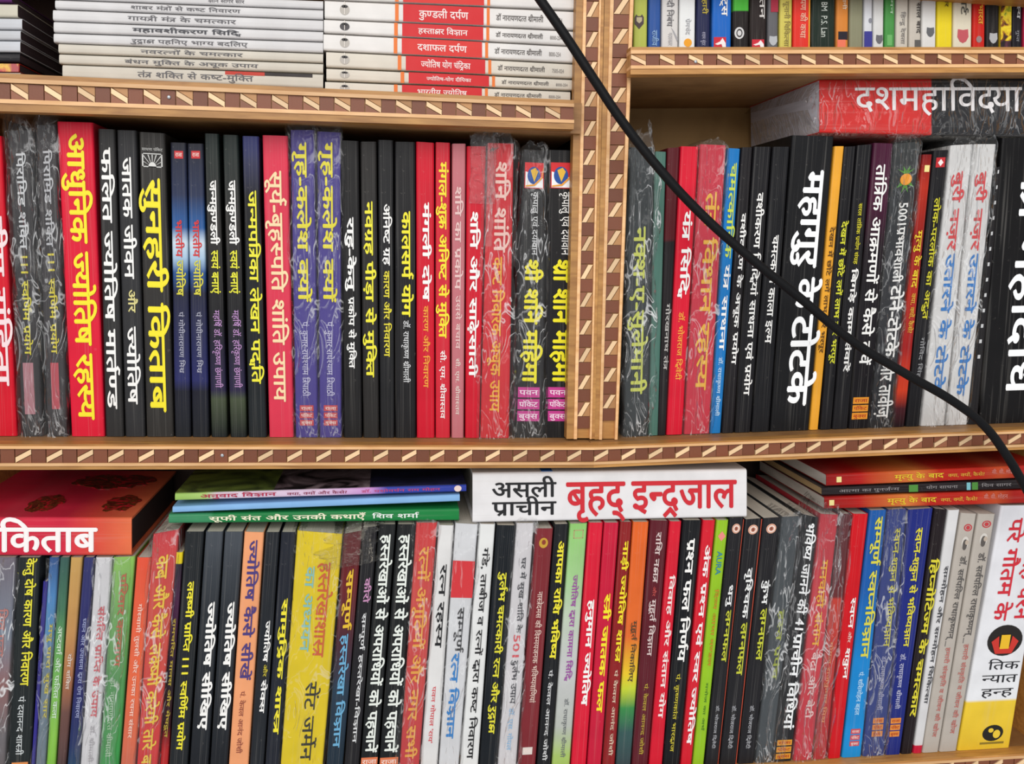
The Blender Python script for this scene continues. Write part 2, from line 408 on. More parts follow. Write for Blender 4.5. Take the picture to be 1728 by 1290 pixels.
        a, e = (b.Q[0].y+b.Q[1].y)/2, (b.Q[2].y+b.Q[3].y)/2; return (w.z-a)/(e-a)
    def text(b, s, a, c, col, u0=.06, u1=.92, off=.012, name='title', level=False):
        t0, t1 = b.t_of(a), b.t_of(c)
        if not level and name == 'title' and not s.isascii() and not b.lying: d = (u1-u0)*.07; u0 -= d; u1 += d; off += .009
        elif not level: off += .004
        off = round(off, 3)
        key = (s, off)
        if key not in _T: _T[key] = shape(s, off)
        P, T, ZZ = _T[key]
        if len(P) == 0: return
        lo, hi = -.27, .9
        if s.isascii(): lo, hi = -.05, .72
        x0, x1 = P[:, 0].min(), P[:, 0].max()
        V = []
        y = -.00035
        q = [(v.x, v.z) for v in (b.at(0, 0), b.at(1, 0), b.at(0, 1), b.at(1, 1))]
        if level:                                     # letters upright across a standing spine: a..c vertical, u0..u1 horizontal
            U = u0+(P[:, 0]-x0)/(x1-x0)*(u1-u0); Tt = t1+(P[:, 1]-lo)/(hi-lo)*(t0-t1)
        else:
            U = u0+(P[:, 1]-lo)/(hi-lo)*(u1-u0); Tt = t0+(P[:, 0]-x0)/(x1-x0)*(t1-t0)
        X = (1-U)*((1-Tt)*q[0][0]+Tt*q[2][0])+U*((1-Tt)*q[1][0]+Tt*q[3][0])
        Z = (1-U)*((1-Tt)*q[0][1]+Tt*q[2][1])+U*((1-Tt)*q[1][1]+Tt*q[3][1])
        V = np.stack([X, y-ZZ, Z], 1)
        nv, nt = len(V), len(T)
        me = bpy.data.meshes.new(name); me.vertices.add(nv); me.vertices.foreach_set('co', V.astype(np.float32).ravel())
        me.loops.add(nt*3); me.loops.foreach_set('vertex_index', T.astype(np.int32).ravel())
        me.polygons.add(nt); me.polygons.foreach_set('loop_start', np.arange(0, nt*3, 3, dtype=np.int32))
        me.update(calc_edges=True); me.validate(); me.shade_flat()
        me.materials.append(ink(col))
        o = bpy.data.objects.new(name, me); COL.objects.link(o); o.parent = b.root
    def flat(b, name, poly, mat, y=-.0003):
        """poly: list of (u, t) outlines"""
        V = [b.at(u, t, y) for u, t in poly]; V2 = [b.at(u, t, y+.0002) for u, t in poly]; n = len(poly)
        f = [tuple(range(n)), tuple(range(2*n-1, n-1, -1))]+[(i, (i+1) % n, n+(i+1) % n, n+i) for i in range(n)]
        o = mesh_obj(name, V+V2, f, mat, b.root); b.fix(o); return o
    def deco(b, kind, a, c, u0, u1, col, name='emblem', y=-.0003):
        t0, t1 = b.t_of(a), b.t_of(c); mt = ink(col) if isinstance(col, str) else col
        C = lambda pts: [(u0+(u1-u0)*x, t0+(t1-t0)*z) for x, z in pts]
        if kind == 'rect': b.flat(name, C([(0, 0), (1, 0), (1, 1), (0, 1)]), mt, y)
        elif kind == 'disc': b.flat(name, C([(.5+.5*math.cos(i*math.pi/12), .5+.5*math.sin(i*math.pi/12)) for i in range(24)]), mt, y)
        elif kind == 'shield': b.flat(name, C([(.05, 0), (.5, .06), (.95, 0), (1, .55), (.78, .88), (.5, 1), (.22, .88), (0, .55)]), mt, y)
        elif kind == 'poly': b.flat(name, C(col[1]), ink(col[0]), y)
        elif kind == 'diamond': b.flat(name, C([(.5, 0), (1, .5), (.5, 1), (0, .5)]), mt, y)
        elif kind == 'frame':
            for r in ((0, 0, 1, .06), (0, .94, 1, 1), (0, 0, .06, 1), (.94, 0, 1, 1)):
                b.flat(name, C([(r[0], r[1]), (r[2], r[1]), (r[2], r[3]), (r[0], r[3])]), mt, y)
        elif kind == 'ring':
            N = 20; pts = [(.5+.5*math.cos(i*2*math.pi/N), .5+.5*math.sin(i*2*math.pi/N)) for i in range(N)]
            inn = [(.5+.36*math.cos(i*2*math.pi/N), .5+.36*math.sin(i*2*math.pi/N)) for i in range(N)]
            V = [b.at(u, t, y) for u, t in C(pts)+C(inn)]
            b.fix(mesh_obj(name, V, [(i, (i+1) % N, N+(i+1) % N, N+i) for i in range(N)], mt, b.root))
        elif kind == 'sunrise':                       # framed half sun with rays
            b.deco('frame', a, c, u0, u1, col, name)
            b.flat(name, C([(.5+.2*math.cos(math.pi*i/10), 1-.38*math.sin(math.pi*i/10)) for i in range(11)]), mt)
            for i in range(9):
                g = math.pi*(i+.5)/9; dx, dz = math.cos(g), math.sin(g)*1.6
                w = .012; k = min(.46/max(abs(dx), .01), .9/max(dz, .01))
                b.flat(name, C([(.5+dx*.25-w, 1-dz*.25), (.5+dx*.25+w, 1-dz*.25), (.5+dx*k+w*2, 1-dz*k), (.5+dx*k-w*2, 1-dz*k)]), mt)
    def wrap(b, top=.009, bot=.001, milk=.10, tint='FFFFFF', side=.0022, t0=0.0, t1=1.0, puff=.0035, depth=.03, seed=None, tuft=0.0, name='plastic_wrap', u0=0.0, u1=1.0):
        """crumpled clear bag drawn over the spine: a folded sheet with its own relief"""
        sd = random.random()*50 if seed is None else seed
        nu, nt = 15, 64
        V = []; A = t0-top/b.len; B = t1+bot/b.len
        wd = b.wid*(u1-u0); g = side/b.wid
        for j in range(nt+1):
            s = j/nt; t = A+(B-A)*s
            pin = 1; 
            out = max(0, (t0-t)*b.len)/max(top, 1e-6)
            if out > 0: pin = 1-.55*out**1.3
            for i in range(nu+1):
                q = i/nu*2-1
                # front strip between -0.75..0.75, the rest folds backward
                if abs(q) <= .72: u = .5+(q/.72)*(.5+g)*1.0; y = 0
                else: u = .5+math.copysign(.5+g, q); y = (abs(q)-.72)/.28*depth
                u = u0+(u-0)*(u1-u0) if (u0, u1) != (0, 1) else u
                n = mnoise.noise(Vector((i*.26+sd, j*.11, sd)))+.4*mnoise.noise(Vector((i*.5+sd, j*.3, sd+4))); n2 = mnoise.noise(Vector((i*.22, j*.13+sd, 9+sd)))
                uu = (u-.5)*pin+.5+n2*g*1.2+out*n*.5*tuft
                yy = y-.0009-abs(n)*puff*.6-out*n2*.004
                tt = t+(n*.006*out if out else 0)
                if out: tt = t0-(t0-t)*(.55+1.1*abs(mnoise.noise(Vector((i*.33+sd*3, 1.7, sd))))+.25*mnoise.noise(Vector((i*.9, sd, 3))))
                p = b.at(uu, tt, yy); V.append(p)
        Fc = [(j*(nu+1)+i, j*(nu+1)+i+1, (j+1)*(nu+1)+i+1, (j+1)*(nu+1)+i) for j in range(nt) for i in range(nu)]
        mesh_obj(name, V, Fc, plastic(milk, tint), b.root, smooth=True)

# ---------------------------------------------------------------- bookcase
OAK = wood('oak', 'A06C34', 'C8924E'); PINE = wood('pale_bead', 'D9A36A', 'EFC08C'); LIGHT = wood('maple_inlay', 'E3B98A', 'F5D6AA', (30, 30, 30))
DARK = wood('walnut_inlay', '64301A', '8A4E2E', (30, 30, 30)); MID = wood('teak_inlay', '7C4630', '9C6444', (30, 30, 30)); TAN = wood('tan_inlay', 'A87648', 'C08E58', (30, 30, 30))
PLY = wood('plywood', 'A07A46', 'BA9158', (6, 20, 6), .6); SHADE = wood('shade_toned_board', '2A1712', '3A241A', (6, 20, 6), .7)  # SHADE: darkness of the deep compartments put into the board colour
BOARD = wood('shelf_board', '8C6238', 'A87C4C', (8, 8, 60), .55)
case = thing('bookcase', 'wooden bookcase with brown edging inlaid with pale slanted slats, holding all the books', 'bookcase', Matrix.Translation(tuple(px(864, 1290))))
CI = case.matrix_world.inverted()
def cbox(name, corners, y0, y1, mat, parent=case):
    """corners: four (x, z) points in order round the outline"""
    V = [CI @ Vector((x, y, z)) for y in (y0, y1) for x, z in corners]
    f = [(0, 1, 2, 3), (7, 6, 5, 4)]+[(i, i+4, (i+1) % 4+4, (i+1) % 4) for i in range(4)]
    o = mesh_obj(name, V, f, mat, parent)
    bm = bmesh.new(); bm.from_mesh(o.data); bmesh.ops.recalc_face_normals(bm, faces=bm.faces); bm.to_mesh(o.data); bm.free(); return o
def P2(x, y, yp=0.0): v = px(x, y, yp); return (v.x, v.z)
_pm = {}
def piece_mesh(kind, mirror):
    k = (kind, mirror)
    if k in _pm: return _pm[k]
    # unit cell: x 0..1 along the strip, z 0..1 across it (1 = upper)
    sh = {'light_inlay': [(.03, .97), (.03, .62), (.53, .03), (.53, .38)], 'dark_inlay': [(.55, .99), (.55, .01), (.99, .01), (.99, .99)],
          'corner_inlay': [(.07, .98), (.535, .43), (.535, .98)], 'wedge_inlay': [(.02, .56), (.02, .02), (.49, .02)]}[kind]
    if mirror: sh = [(x, 1-z) for x, z in sh]
    mt = {'light_inlay': LIGHT, 'dark_inlay': DARK, 'corner_inlay': MID if mirror else TAN, 'wedge_inlay': MID if not mirror else DARK}[kind]
    h = {'light_inlay': -.0006, 'dark_inlay': -.0002, 'corner_inlay': -.0003, 'wedge_inlay': -.00025}[kind]
    n = len(sh); V = [(x, h, z) for x, z in sh]+[(x, .002, z) for x, z in sh]
    f = [tuple(range(n)), tuple(range(2*n-1, n-1, -1))]+[(i, (i+1) % n, n+(i+1) % n, n+i) for i in range(n)]
    me = bpy.data.meshes.new(kind); me.from_pydata(V, [], f); me.materials.append(mt)
    bm = bmesh.new(); bm.from_mesh(me); bmesh.ops.recalc_face_normals(bm, faces=bm.faces); bm.to_mesh(me); bm.free()
    _pm[k] = me; return me
def strip(q, fr, n, mirror, phase=0.0, vertical=False, front=-.004, yp=0.0, y1=.006):
    """q: px corners start-upper, end-upper, start-lower, end-lower; fr: fractions from the upper edge: bead, inlay, inlay end, bead end"""
    a, b, c, d = [Vector(P2(*p, yp)) for p in q]
    L = lambda s, f: (a.lerp(c, f)).lerp(b.lerp(d, f), s)
    def band(nm, f0, f1, y0, mat, par=case):
        p = [L(0, f0), L(1, f0), L(1, f1), L(0, f1)]; return cbox(nm, [tuple(v) for v in p], y0, y1, mat, par)
    band('edge_moulding', 0, fr[0]+.005, front-.0012, OAK); band('edge_moulding', fr[3]-.005, 1, front-.0012, OAK)
    band('edge_bead', fr[0], fr[1], front-.002, PINE); band('edge_bead', fr[2], fr[3], front-.002, PINE)
    back = band('inlay_backing', fr[1]-.01, fr[2]+.01, front+.0015, OAK)
    for i in range(-1, int(n)+1):
        s0, s1 = (i+phase)/n, (i+phase+1)/n
        if s0 < -.001 or s1 > 1.001: continue
        p, r = L(s0, fr[2]), L(s1, fr[2]); up = L(s0, fr[1])-p
        ang = math.atan2((r-p).y, (r-p).x)
        for k in ('dark_inlay', 'light_inlay', 'corner_inlay', 'wedge_inlay'):
            o = bpy.data.objects.new(k, piece_mesh(k, mirror)); COL.objects.link(o); o.parent = back
            X = r-p
            M = Matrix(((X.x, 0, up.x, p.x), (0, 1, 0, front), (X.y, 0, up.y, p.y), (0, 0, 0, 1)))
            o.matrix_local = CI @ M
            o.matrix_parent_inverse = Matrix()
# edging strips with their inlay, shelf boards, uprights, back panels
strip([(-92, 121.6), (966, 171), (-92, 186.5), (966, 220)], (.13, .24, .68, .79), 20, False)
strip([(1061, 82), (1752, 82), (1061, 128), (1752, 124)], (.12, .25, .68, .80), 15, False)
strip([(-23.5, 747), (999.5, 750), (-23.5, 790.5), (999.5, 787)], (.07, .18, .74, .85), 21, True)
strip([(999.5, 750), (1735, 722.5), (999.5, 787), (1735, 756)], (.07, .18, .74, .85), 17, True)
strip([(-30, 1374), (1745, 1265), (-30, 1418), (1745, 1304)], (.07, .18, .74, .85), 38, True)
strip([(1020, -50), (1003, 740.5), (973, -50), (955.5, 740.5)], (.12, .18, .64, .75), 16.37, False, front=.012, yp=.012, y1=.0205)
strip([(1071, -54), (1042, 741.5), (1021, -54), (1003, 741.5)], (.03, .14, .70, .82), 16.7, False, front=.012, yp=.012, y1=.0205)
strip([(1752, 800), (1742, 1262), (1712, 800), (1702, 1262)], (.12, .18, .64, .75), 10, False, front=.150, yp=.150, y1=.158)
BK = .160
def board(p, q, h, y0=.0062):
    a, b = P2(*p), P2(*q); cbox('shelf_board', [(a[0], a[1]), (b[0], b[1]), (b[0], b[1]-h), (a[0], a[1]-h)], y0, BK, BOARD)
board((-60, 123.2), (985, 172), .0205); board((1067, 82), (1790, 82), .0175)
board((-60, 747), (999, 750), .0165); board((1000, 749.8), (1790, 720.6), .0150); board((-60, 1375.7), (1790, 1262.2), .018)
u = P2(1000, 300, .03)
cbox('upright', [P2(997, -60, .021), P2(1035, -60, .021), P2(1012, 741, .021), P2(980, 741, .021)], .021, BK, SHADE)
bz = P2(0, 1400)[1]; tz = P2(0, -120)[1]; xl = P2(-150, 0)[0]; xm = P2(1010, 400)[0]; xr = P2(1900, 0)[0]; zm = P2(1000, 765)[1]
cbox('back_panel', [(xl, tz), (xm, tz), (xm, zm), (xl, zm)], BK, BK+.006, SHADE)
cbox('back_panel', [(xm, tz), (xr, tz), (xr, zm), (xm, zm)], BK, BK+.006, PLY)
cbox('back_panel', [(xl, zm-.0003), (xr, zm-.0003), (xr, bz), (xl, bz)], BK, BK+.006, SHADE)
cbox('side_panel', [(xl-.01, tz), (xl, tz), (xl, bz), (xl-.01, bz)], .0, BK, OAK)
cbox('side_panel', [(xr, tz), (xr+.01, tz), (xr+.01, bz), (xr, bz)], .0, BK, OAK)
cbox('top_board', [(xl-.01, tz+.01), (xr+.01, tz+.01), (xr+.01, tz), (xl-.01, tz)], .0, BK, OAK)
STEEL = ink('B8BCC0').copy(); STEEL.node_tree.nodes['Principled BSDF'].inputs['Metallic'].default_value = .9
for x, y in ((285, 164), (375, 769), (1174, 104)):
    bm = bmesh.new(); bmesh.ops.create_uvsphere(bm, u_segments=10, v_segments=6, radius=.0012)
    me = bpy.data.meshes.new('nail_head'); bm.to_mesh(me); bm.free(); me.materials.append(STEEL)
    o = bpy.data.objects.new('nail_head', me); COL.objects.link(o); o.parent = case; o.scale = (1, .5, 1)
    o.location = CI @ px(x, y, -.0047)

W1, BKK, RED, YEL = 'F4F2EE', '1D1D20', 'D81F36', 'F4E32C'
PT = 'paperbacks on the middle shelf, left bay'
def vol(*a, **k):
    k.setdefault('group', VG); k.setdefault('row', VR); return Book(*a, **k)
VG, VR = PT, 'midL'
# ---- middle shelf, left bay
vol('A', (-75, 70, 6, 68, -60, 1225, 66, 1225), 'D4182C', 'red book cut off by the left edge of the picture, middle shelf',
    [('दीप संहिता', 380, 1040, 'F2D9DA', .2, 1.0)])
vol('A', (28, 48, 116, 45, 84, 1222, 166, 1222), '312F31', 'dark grey book in crumpled clear plastic, next to the cut-off red book',
    [('पिरामिड शक्ति', 130, 510, 'C9CACC', .25, .75), ('111 स्वर्णिम प्रयोग', 535, 920, 'D8CC38', .25, .72)],
    wrap=dict(top=.014, milk=.13, puff=.006, tuft=.6), deco=[('rect', 950, 1150, .2, .7, 'A8747C', 'label')])
vol('A', (136, 26, 217, 22, 182, 1222, 262, 1225), '383537', 'second dark grey plastic-wrapped book, directly left of the broad red yellow-lettered book',
    [('पिरामिड शक्ति', 120, 500, 'B9B9BC', .25, .75), ('111 स्वर्णिम प्रयोग', 525, 915, 'D8C93A', .3, .75)],
    wrap=dict(top=.016, milk=.12, puff=.006, tuft=.6), deco=[('rect', 950, 1130, .3, .7, 'B04852', 'label')])
vol('A', (219, 12, 362, 16, 276, 1230, 408, 1228), 'DC1D38', 'broad bright red book with huge yellow title, tallest in the left bay',
    [('आधुनिक ज्योतिष रहस्य', 58, 1172, YEL, .12, .86, .02)])
vol('A', (378, 40, 448, 43, 409, 1225, 482, 1225), '2F2E2E', 'black book with white title, right beside the broad red one',
    [('फलित ज्योतिष मार्तण्ड', 112, 1130, W1, .02, .85, .015)])
vol('A', (452, 45, 531, 47, 485, 1225, 565, 1225), '2F2F31', 'black book with white title broken by one small yellowish word',
    [('जातक जीवन', 150, 625, W1, .08, .82, .014), ('और', 665, 755, 'D9CF8A', .25, .8), ('ज्योतिष', 808, 1112, W1, .08, .82, .014)])
vol('A', (538, 52, 642, 58, 568, 1225, 676, 1225), '32302E', 'wide black book with big yellow title and a white sunrise emblem',
    [('सुनहरी किताब', 232, 1142, YEL, .02, .93, .018), ('साधना पॉकेट', 112, 130, 'C8C8C4', .1, .9, .002, 'publisher_mark', True)],
    deco=[('sunrise', 136, 190, .1, .88, 'D8D8D4')])
BL = [(0, '23242F'), (.17, '2A3350'), (.28, '2E5F9E'), (.33, 'CFE0EC'), (.38, 'A8C4DC'), (.43, '2F5590'), (.5, '26283C'), (.8, '2A2D60'), (.84, '1F202C'), (1, '1F2227')]
for fr, q, lb in (('A', (660, 93, 725, 95, 678, 1228, 743, 1228), 'left of two short twin books fading from black to sky blue'),
                  ('B', (81, 97, 146, 98, 101, 1230, 169, 1230), 'right of two short twin books fading from black to sky blue')):
    vol(fr, q, BL, lb, [('भारतीय', 395, 540, 'D33434', .15, .75), ('ज्योतिष', 550, 690, 'D8CF40', .15, .8), ('पं गोपीनारायण मिश्र', 752, 990, 'A9A9B8', .25, .75, .003, 'author_name')],
        deco=[('rect', 126, 156, .25, .8, 'C8282E', 'label')])
for q, lb in (((148, 58, 206, 60, 175, 1230, 240, 1230), 'left of two twin black books lettered white, yellow and mauve'),
              ((219, 63, 282, 65, 249, 1230, 315, 1230), 'right of two twin black books lettered white, yellow and mauve')):
    vol('B', q, [(0, '222C2A'), (.3, '2F2D2C'), (.6, '1F1F22'), (.84, '2D2844'), (.87, '47503C'), (1, '1B2022')], lb,
        [('जन्मकुण्डली', 240, 492, W1, .15, .85, .02), ('स्वयं बनाएं', 512, 682, 'E6E23A', .15, .85, .014), ('महर्षि डॉ. हरिकृष्ण छंगाणी', 745, 1047, 'B98CC0', .2, .85, .003, 'author_name')])
vol('B', (295, 68, 362, 70, 320, 1230, 393, 1230), [(0, '3A3F78'), (.08, '343654'), (.2, '1C1C1F'), (1, '22272A')], 'black book with bluish head and yellow title left of a rose-red book',
    [('जन्मपत्रिका लेखन पद्धति', 280, 1032, 'ECE53A', .12, .9, .014)])
vol('B', (373, 65, 475, 68, 400, 1232, 498, 1230), 'DB3A52', 'wide rose-red book with pale cream title',
    [('सूर्य-बृहस्पति शांति उपाय', 203, 1102, 'F3D7A8', .1, .85, .012)])
for q, lb in (((482, 45, 578, 45, 503, 1230, 592, 1230), 'left of two twin purple books in clear plastic, yellow titles'),
              ((585, 50, 680, 55, 596, 1230, 684, 1235), 'right of two twin purple books in clear plastic, yellow titles')):
    vol('B', q, '4B3F8C', lb, [('गृह-कलेश क्यों', 92, 715, 'E9DC30', .1, .78, .018), ('पं. कुमार राधेश्याम त्रिपाठी', 790, 1080, 'C4C0DC', .25, .7, .003, 'author_name')],
        wrap=dict(top=.015, milk=.10, puff=.006, tuft=.9),
        deco=[('rect', 1115+28*i, 1138+28*i, .2, .82, 'C0434A', 'label') for i in range(3)])
vol('C', (10, 85, 83, 88, 22, 1228, 96, 1228), '1F1E1F', 'black book with white two-size title beside the purple wrapped pair',
    [('राहु-केतु', 383, 672, W1, .2, .75, .022), ('प्रकोप से मुक्ति', 693, 972, W1, .25, .72, .014)])
vol('C', (86, 90, 152, 90, 98, 1228, 162, 1228), '2A2827', 'dark book with worn pale edge and one long yellow title',
    [('नवग्रह पीड़ा से मुक्ति', 322, 1007, 'EDE43A', .1, .85, .018)])
vol('C', (154, 83, 217, 85, 164, 1228, 222, 1228), '212123', 'slim black book with white then small yellow title',
    [('अनिष्ट ग्रह', 332, 572, W1, .2, .85, .014), ('कारण और निवारण', 592, 927, 'E6D83A', .2, .8, .008)])
vol('C', (220, 90, 303, 92, 222, 1228, 305, 1228), '1F1E20', 'black book with yellow title, just left of the red books in the left bay',
    [('कालसर्प योग', 360, 772, 'F0E534', .22, .85, .02), ('डॉ. राधाकृष्ण श्रीमाली', 785, 1027, 'D8D8D8', .3, .75, .003, 'author_name')])
vol('C', (303, 90, 376, 95, 306, 1228, 378, 1228), 'D01A30', 'plain red book with white title and orange second line',
    [('मंगली दोष', 325, 712, W1, .25, .8, .022), ('कारण और निवारण', 728, 1047, 'F0A23A', .3, .72, .008)])
vol('C', (379, 92, 438, 95, 379, 1228, 438, 1228), 'D22A3A', 'slim red book filled with yellow title, white author name',
    [('मंगल-शुक्र अनिष्ट से मुक्ति', 168, 855, 'F4E034', .08, .88, .02), ('सी. एम. श्रीवास्तव', 902, 1167, W1, .2, .75, .006, 'author_name')])
vol('C', (443, 98, 499, 98, 441, 1228, 491, 1228), 'C4737A', 'faded salmon pink slim book among the red ones',
    [('शनि का प्रकोप', 265, 668, 'E5C0BC', .1, .8, .014), ('उससे बचाव', 688, 897, 'E5C0BC', .2, .75, .006), ('सी. एम. श्रीवास्तव', 932, 1152, 'E2CFC6', .2, .7, .004, 'author_name')])
vol('C', (500, 108, 578, 108, 494, 1228, 552, 1228), 'CE1C30', 'red book with white title half hidden under a plastic tuft',
    [('शनि और साढ़ेसाती', 362, 1007, W1, .1, .75, .018)])
kb = vol('C', (582, 95, 686, 98, 553, 1225, 668, 1225), 'D2242F', 'wide red book in a knotted plastic bag, orange-yellow lower title',
    [('शनि शांति', 168, 522, 'EFC4B8', .2, .85, .014), ('कष्ट निवारक अचूक उपाय', 538, 1142, 'EDA832', .2, .72, .014)],
    wrap=dict(top=.012, milk=.14, puff=.007, tuft=1.0, side=.003))
kb.wrap(top=.013, bot=0, milk=.42, puff=.012, tuft=1.6, side=.001, t1=.20, u0=-.62, u1=.28, depth=.01, seed=3.3, name='bag_knot')
kb.wrap(top=.004, bot=0, milk=.42, puff=.008, tuft=1.6, side=.001, t0=.03, t1=.34, u0=-.05, u1=.22, depth=.006, seed=8.1, name='bag_knot')
def globe_mark(b, a, c, u0, u1):
    b.deco('rect', a, c, u0, u1, 'D8262C'); b.deco('poly', a, c, u0, u1, ('F4F4F4', [(.04, .35), (.96, .6), (.96, .97), (.04, .97)]), y=-.0005)
    b.deco('disc', a+(c-a)*.16, a+(c-a)*.84, u0+(u1-u0)*.14, u0+(u1-u0)*.82, '1E4E9C', y=-.0007)
    b.deco('poly', a, c, u0, u1, ('E8B83C', [(.3, .3), (.55, .2), (.7, .35), (.6, .55), (.5, .75), (.38, .5)]), y=-.0009)
    b.deco('poly', a, c, u0, u1, ('F0A028', [(.05, .9), (.5, .84), (.88, .55), (.95, .2), (.98, .24), (.92, .6), (.54, .9), (.05, .95)]), y=-.0011)
for q, lb, wr in (((74, 120, 167, 125, 40, 1220, 157, 1220), 'black book in torn plastic with yellow title, globe emblem and magenta tabs', dict(top=.006, milk=.14, puff=.006, tuft=.8, t0=.0)),
                  ((171, 122, 290, 125, 160, 1220, 280, 1220), 'black book with yellow title and globe emblem against the inlaid post', None)):
    b = vol('D', q, '1F1E1F', lb, [('कृपालु एवं दयावान', 285, 532, W1, .38, .82, .004, 'subtitle') if not wr else ('कृपालु एवं दयावान', 285, 532, 'D8D8D8', .38, .75, .004, 'subtitle'),
        ('श्री शनि महिमा', 548, 1030, 'F0E424', .08, .86, .026)], y0=.0225, wrap=wr,
        deco=[('rect', 1045+46*i, 1085+46*i, .08, .84 if wr else .74, 'C43A8C', 'label') for i in range(3)])
    globe_mark(b, 172, 272, .1, .9 if wr else .8)
    for i, w in enumerate(('पवन', 'पॉकेट', 'बुक्स')):
        b.text(w, 1049+46*i, 1083+46*i, 'F6E6F0', .13, .78 if wr else .68, .01, 'publisher_mark', True)

# ---- middle shelf, right bay
VG, VR = 'books on the middle shelf, right bay', 'midR'
vol('D', (490, 112, 586, 112, 466, 1200, 562, 1200), '2F3537', 'dark book in a loose plastic bag with lime green title, beside the double post',
    [('नक्श-ए-सुलेमानी', 420, 1072, 'C6CC58', .1, .85, .016)], wrap=dict(top=.016, milk=.17, puff=.009, tuft=1.0, side=.004, bot=.003))
vol('D', (588, 128, 634, 130, 564, 1215, 602, 1218), '4E7468', 'thin dull green book squeezed beside the plastic bag')
vol('E', (60, 115, 111, 112, 22, 1218, 56, 1218), [(0, '5A1820'), (.31, '561A20'), (.32, '221D1F'), (1, '221D1F')], 'slim book, maroon above and black below, left of a plain red book',
    [('गोरखनाथ तंत्र', 720, 978, 'B9B4B0', .25, .85, .004)])
vol('E', (112, 108, 184, 110, 57, 1215, 121, 1218), 'DA1B34', 'glossy red book with white upper title crossed by the black cable',
    [('यंत्र सिद्धि', 358, 700, W1, .2, .85, .018), ('डॉ. भोजराज द्विवेदी', 752, 1017, 'F0A640', .25, .75, .006, 'author_name')])
vol('E', (188, 100, 291, 105, 126, 1215, 226, 1215), 'CB2E42', 'red book in tight plastic with orange-yellow title, crossed by cable',
    [('तंत्र विधान रहस्य', 285, 1057, 'E9B13C', .2, .85, .012)], wrap=dict(top=.006, milk=.12, puff=.004, tuft=.5))
vol('E', (297, 115, 346, 118, 227, 1213, 270, 1212), '1E78BE', 'slim bright blue book with green-yellow and white title',
    [('चमत्कारिक', 172, 545, 'C8D850', .1, .9, .012), ('यंत्र साधना', 568, 902, W1, .15, .85, .01), ('डॉ. राधाकृष्ण श्रीमाली', 928, 1157, 'C2DCEC', .2, .75, .003, 'author_name')])
vol('E', (348, 112, 394, 112, 272, 1212, 321, 1212), '1F1C1F', 'thin black book right beside the bright blue one',
    [('वशीकरण के अचूक प्रयोग', 368, 957, W1, .25, .85, .012)])
vol('E', (396, 110, 466, 110, 323, 1212, 386, 1210), '1D1C1F', 'black book with long white title, second from the bright blue one',
    [('वशीकरण सिद्धियां साधना एवं प्रयोग', 288, 1077, W1, .25, .8, .012)])
vol('E', (470, 110, 538, 110, 388, 1210, 458, 1210), '1B1B1E', 'black book with short white title left of the thick black one',
    [('चमत्कारी काला इल्म', 453, 875, W1, .25, .8, .012)])
vol('E', (545, 65, 710, 70, 460, 1210, 612, 1205), '19191B', 'very thick black book with huge white title under the cable',
    [('महागुरु के', 200, 745, 'FFFFFF', .22, .95, .02), ('टोटके', 762, 1118, 'FFFFFF', .2, 1.0, .02)], depth=.134)
vol('E', (710, 108, 750, 108, 613, 1205, 649, 1205), 'F0A934', 'thin yellow-orange book beside the thick black one',
    [('देखन में छोटे लगें लाभ करें भरपूर', 420, 912, '5A3A14', .15, .8, .008)])
vol('F', (57, 110, 105, 108, -37, 1203, 9, 1200), '1C1B1E', 'slim black book with long yellow title right of the yellow-orange one',
    [('देखन में छोटे लगें लाभ करें भरपूर', 398, 955, 'D8D838', .2, .85, .016)])
vol('F', (107, 105, 168, 100, 11, 1200, 73, 1195), '1D1C1F', 'black book with tiny yellow line above a white title',
    [('सरल तांत्रिक प्रयोग संग्रह', 330, 568, 'D2C832', .35, .7, .008), ('बिगड़े काम संवारें', 583, 987, W1, .25, .75, .018)])
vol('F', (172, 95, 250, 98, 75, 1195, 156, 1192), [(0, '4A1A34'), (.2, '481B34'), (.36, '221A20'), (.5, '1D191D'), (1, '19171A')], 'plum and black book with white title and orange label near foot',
    [('तांत्रिक आक्रमणों से कैसे बचें', 178, 960, W1, .08, .78, .012)],
    deco=[('rect', 1085+30*i, 1110+30*i, .08, .85, 'E8962A', 'label') for i in range(3)])
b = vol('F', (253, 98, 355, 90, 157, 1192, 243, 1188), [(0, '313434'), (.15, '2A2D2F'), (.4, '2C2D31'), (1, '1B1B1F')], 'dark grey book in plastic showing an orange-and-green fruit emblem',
    [('5001', 328, 415, W1, .35, .75, .012), ('प्रभावशाली', 422, 640, W1, .3, .8, .01), ('टोने-टोटके', 648, 930, W1, .25, .9, .018), ('और तावीज़', 945, 1165, W1, .1, .9, .012)],
    wrap=dict(top=.006, milk=.09, puff=.005, tuft=.5))
b.deco('poly', 185, 290, .2, .9, ('4E8A2E', [(.5, .35), (.0, .1), (.35, .2), (.3, 0), (.5, .18), (.7, 0), (.65, .2), (1, .1), (.5, .35), (1, .8), (.6, .7), (.7, 1), (.5, .8), (.3, 1), (.4, .7), (0, .8)]))
b.deco('disc', 215, 260, .32, .78, 'EE9A1E', y=-.0007)
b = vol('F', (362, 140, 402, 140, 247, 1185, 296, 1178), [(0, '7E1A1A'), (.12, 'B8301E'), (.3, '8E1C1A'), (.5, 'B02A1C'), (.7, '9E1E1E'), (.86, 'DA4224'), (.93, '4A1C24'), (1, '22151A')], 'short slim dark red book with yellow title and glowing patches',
    [('मृत्यु के बाद', 435, 660, 'E6C82E', .1, .85, .012), ('क्या, क्यों, कैसे?', 680, 835, 'D8A83A', .25, .8, .006)], deco=[('rect', 182, 208, .3, .8, 'F0E090')])
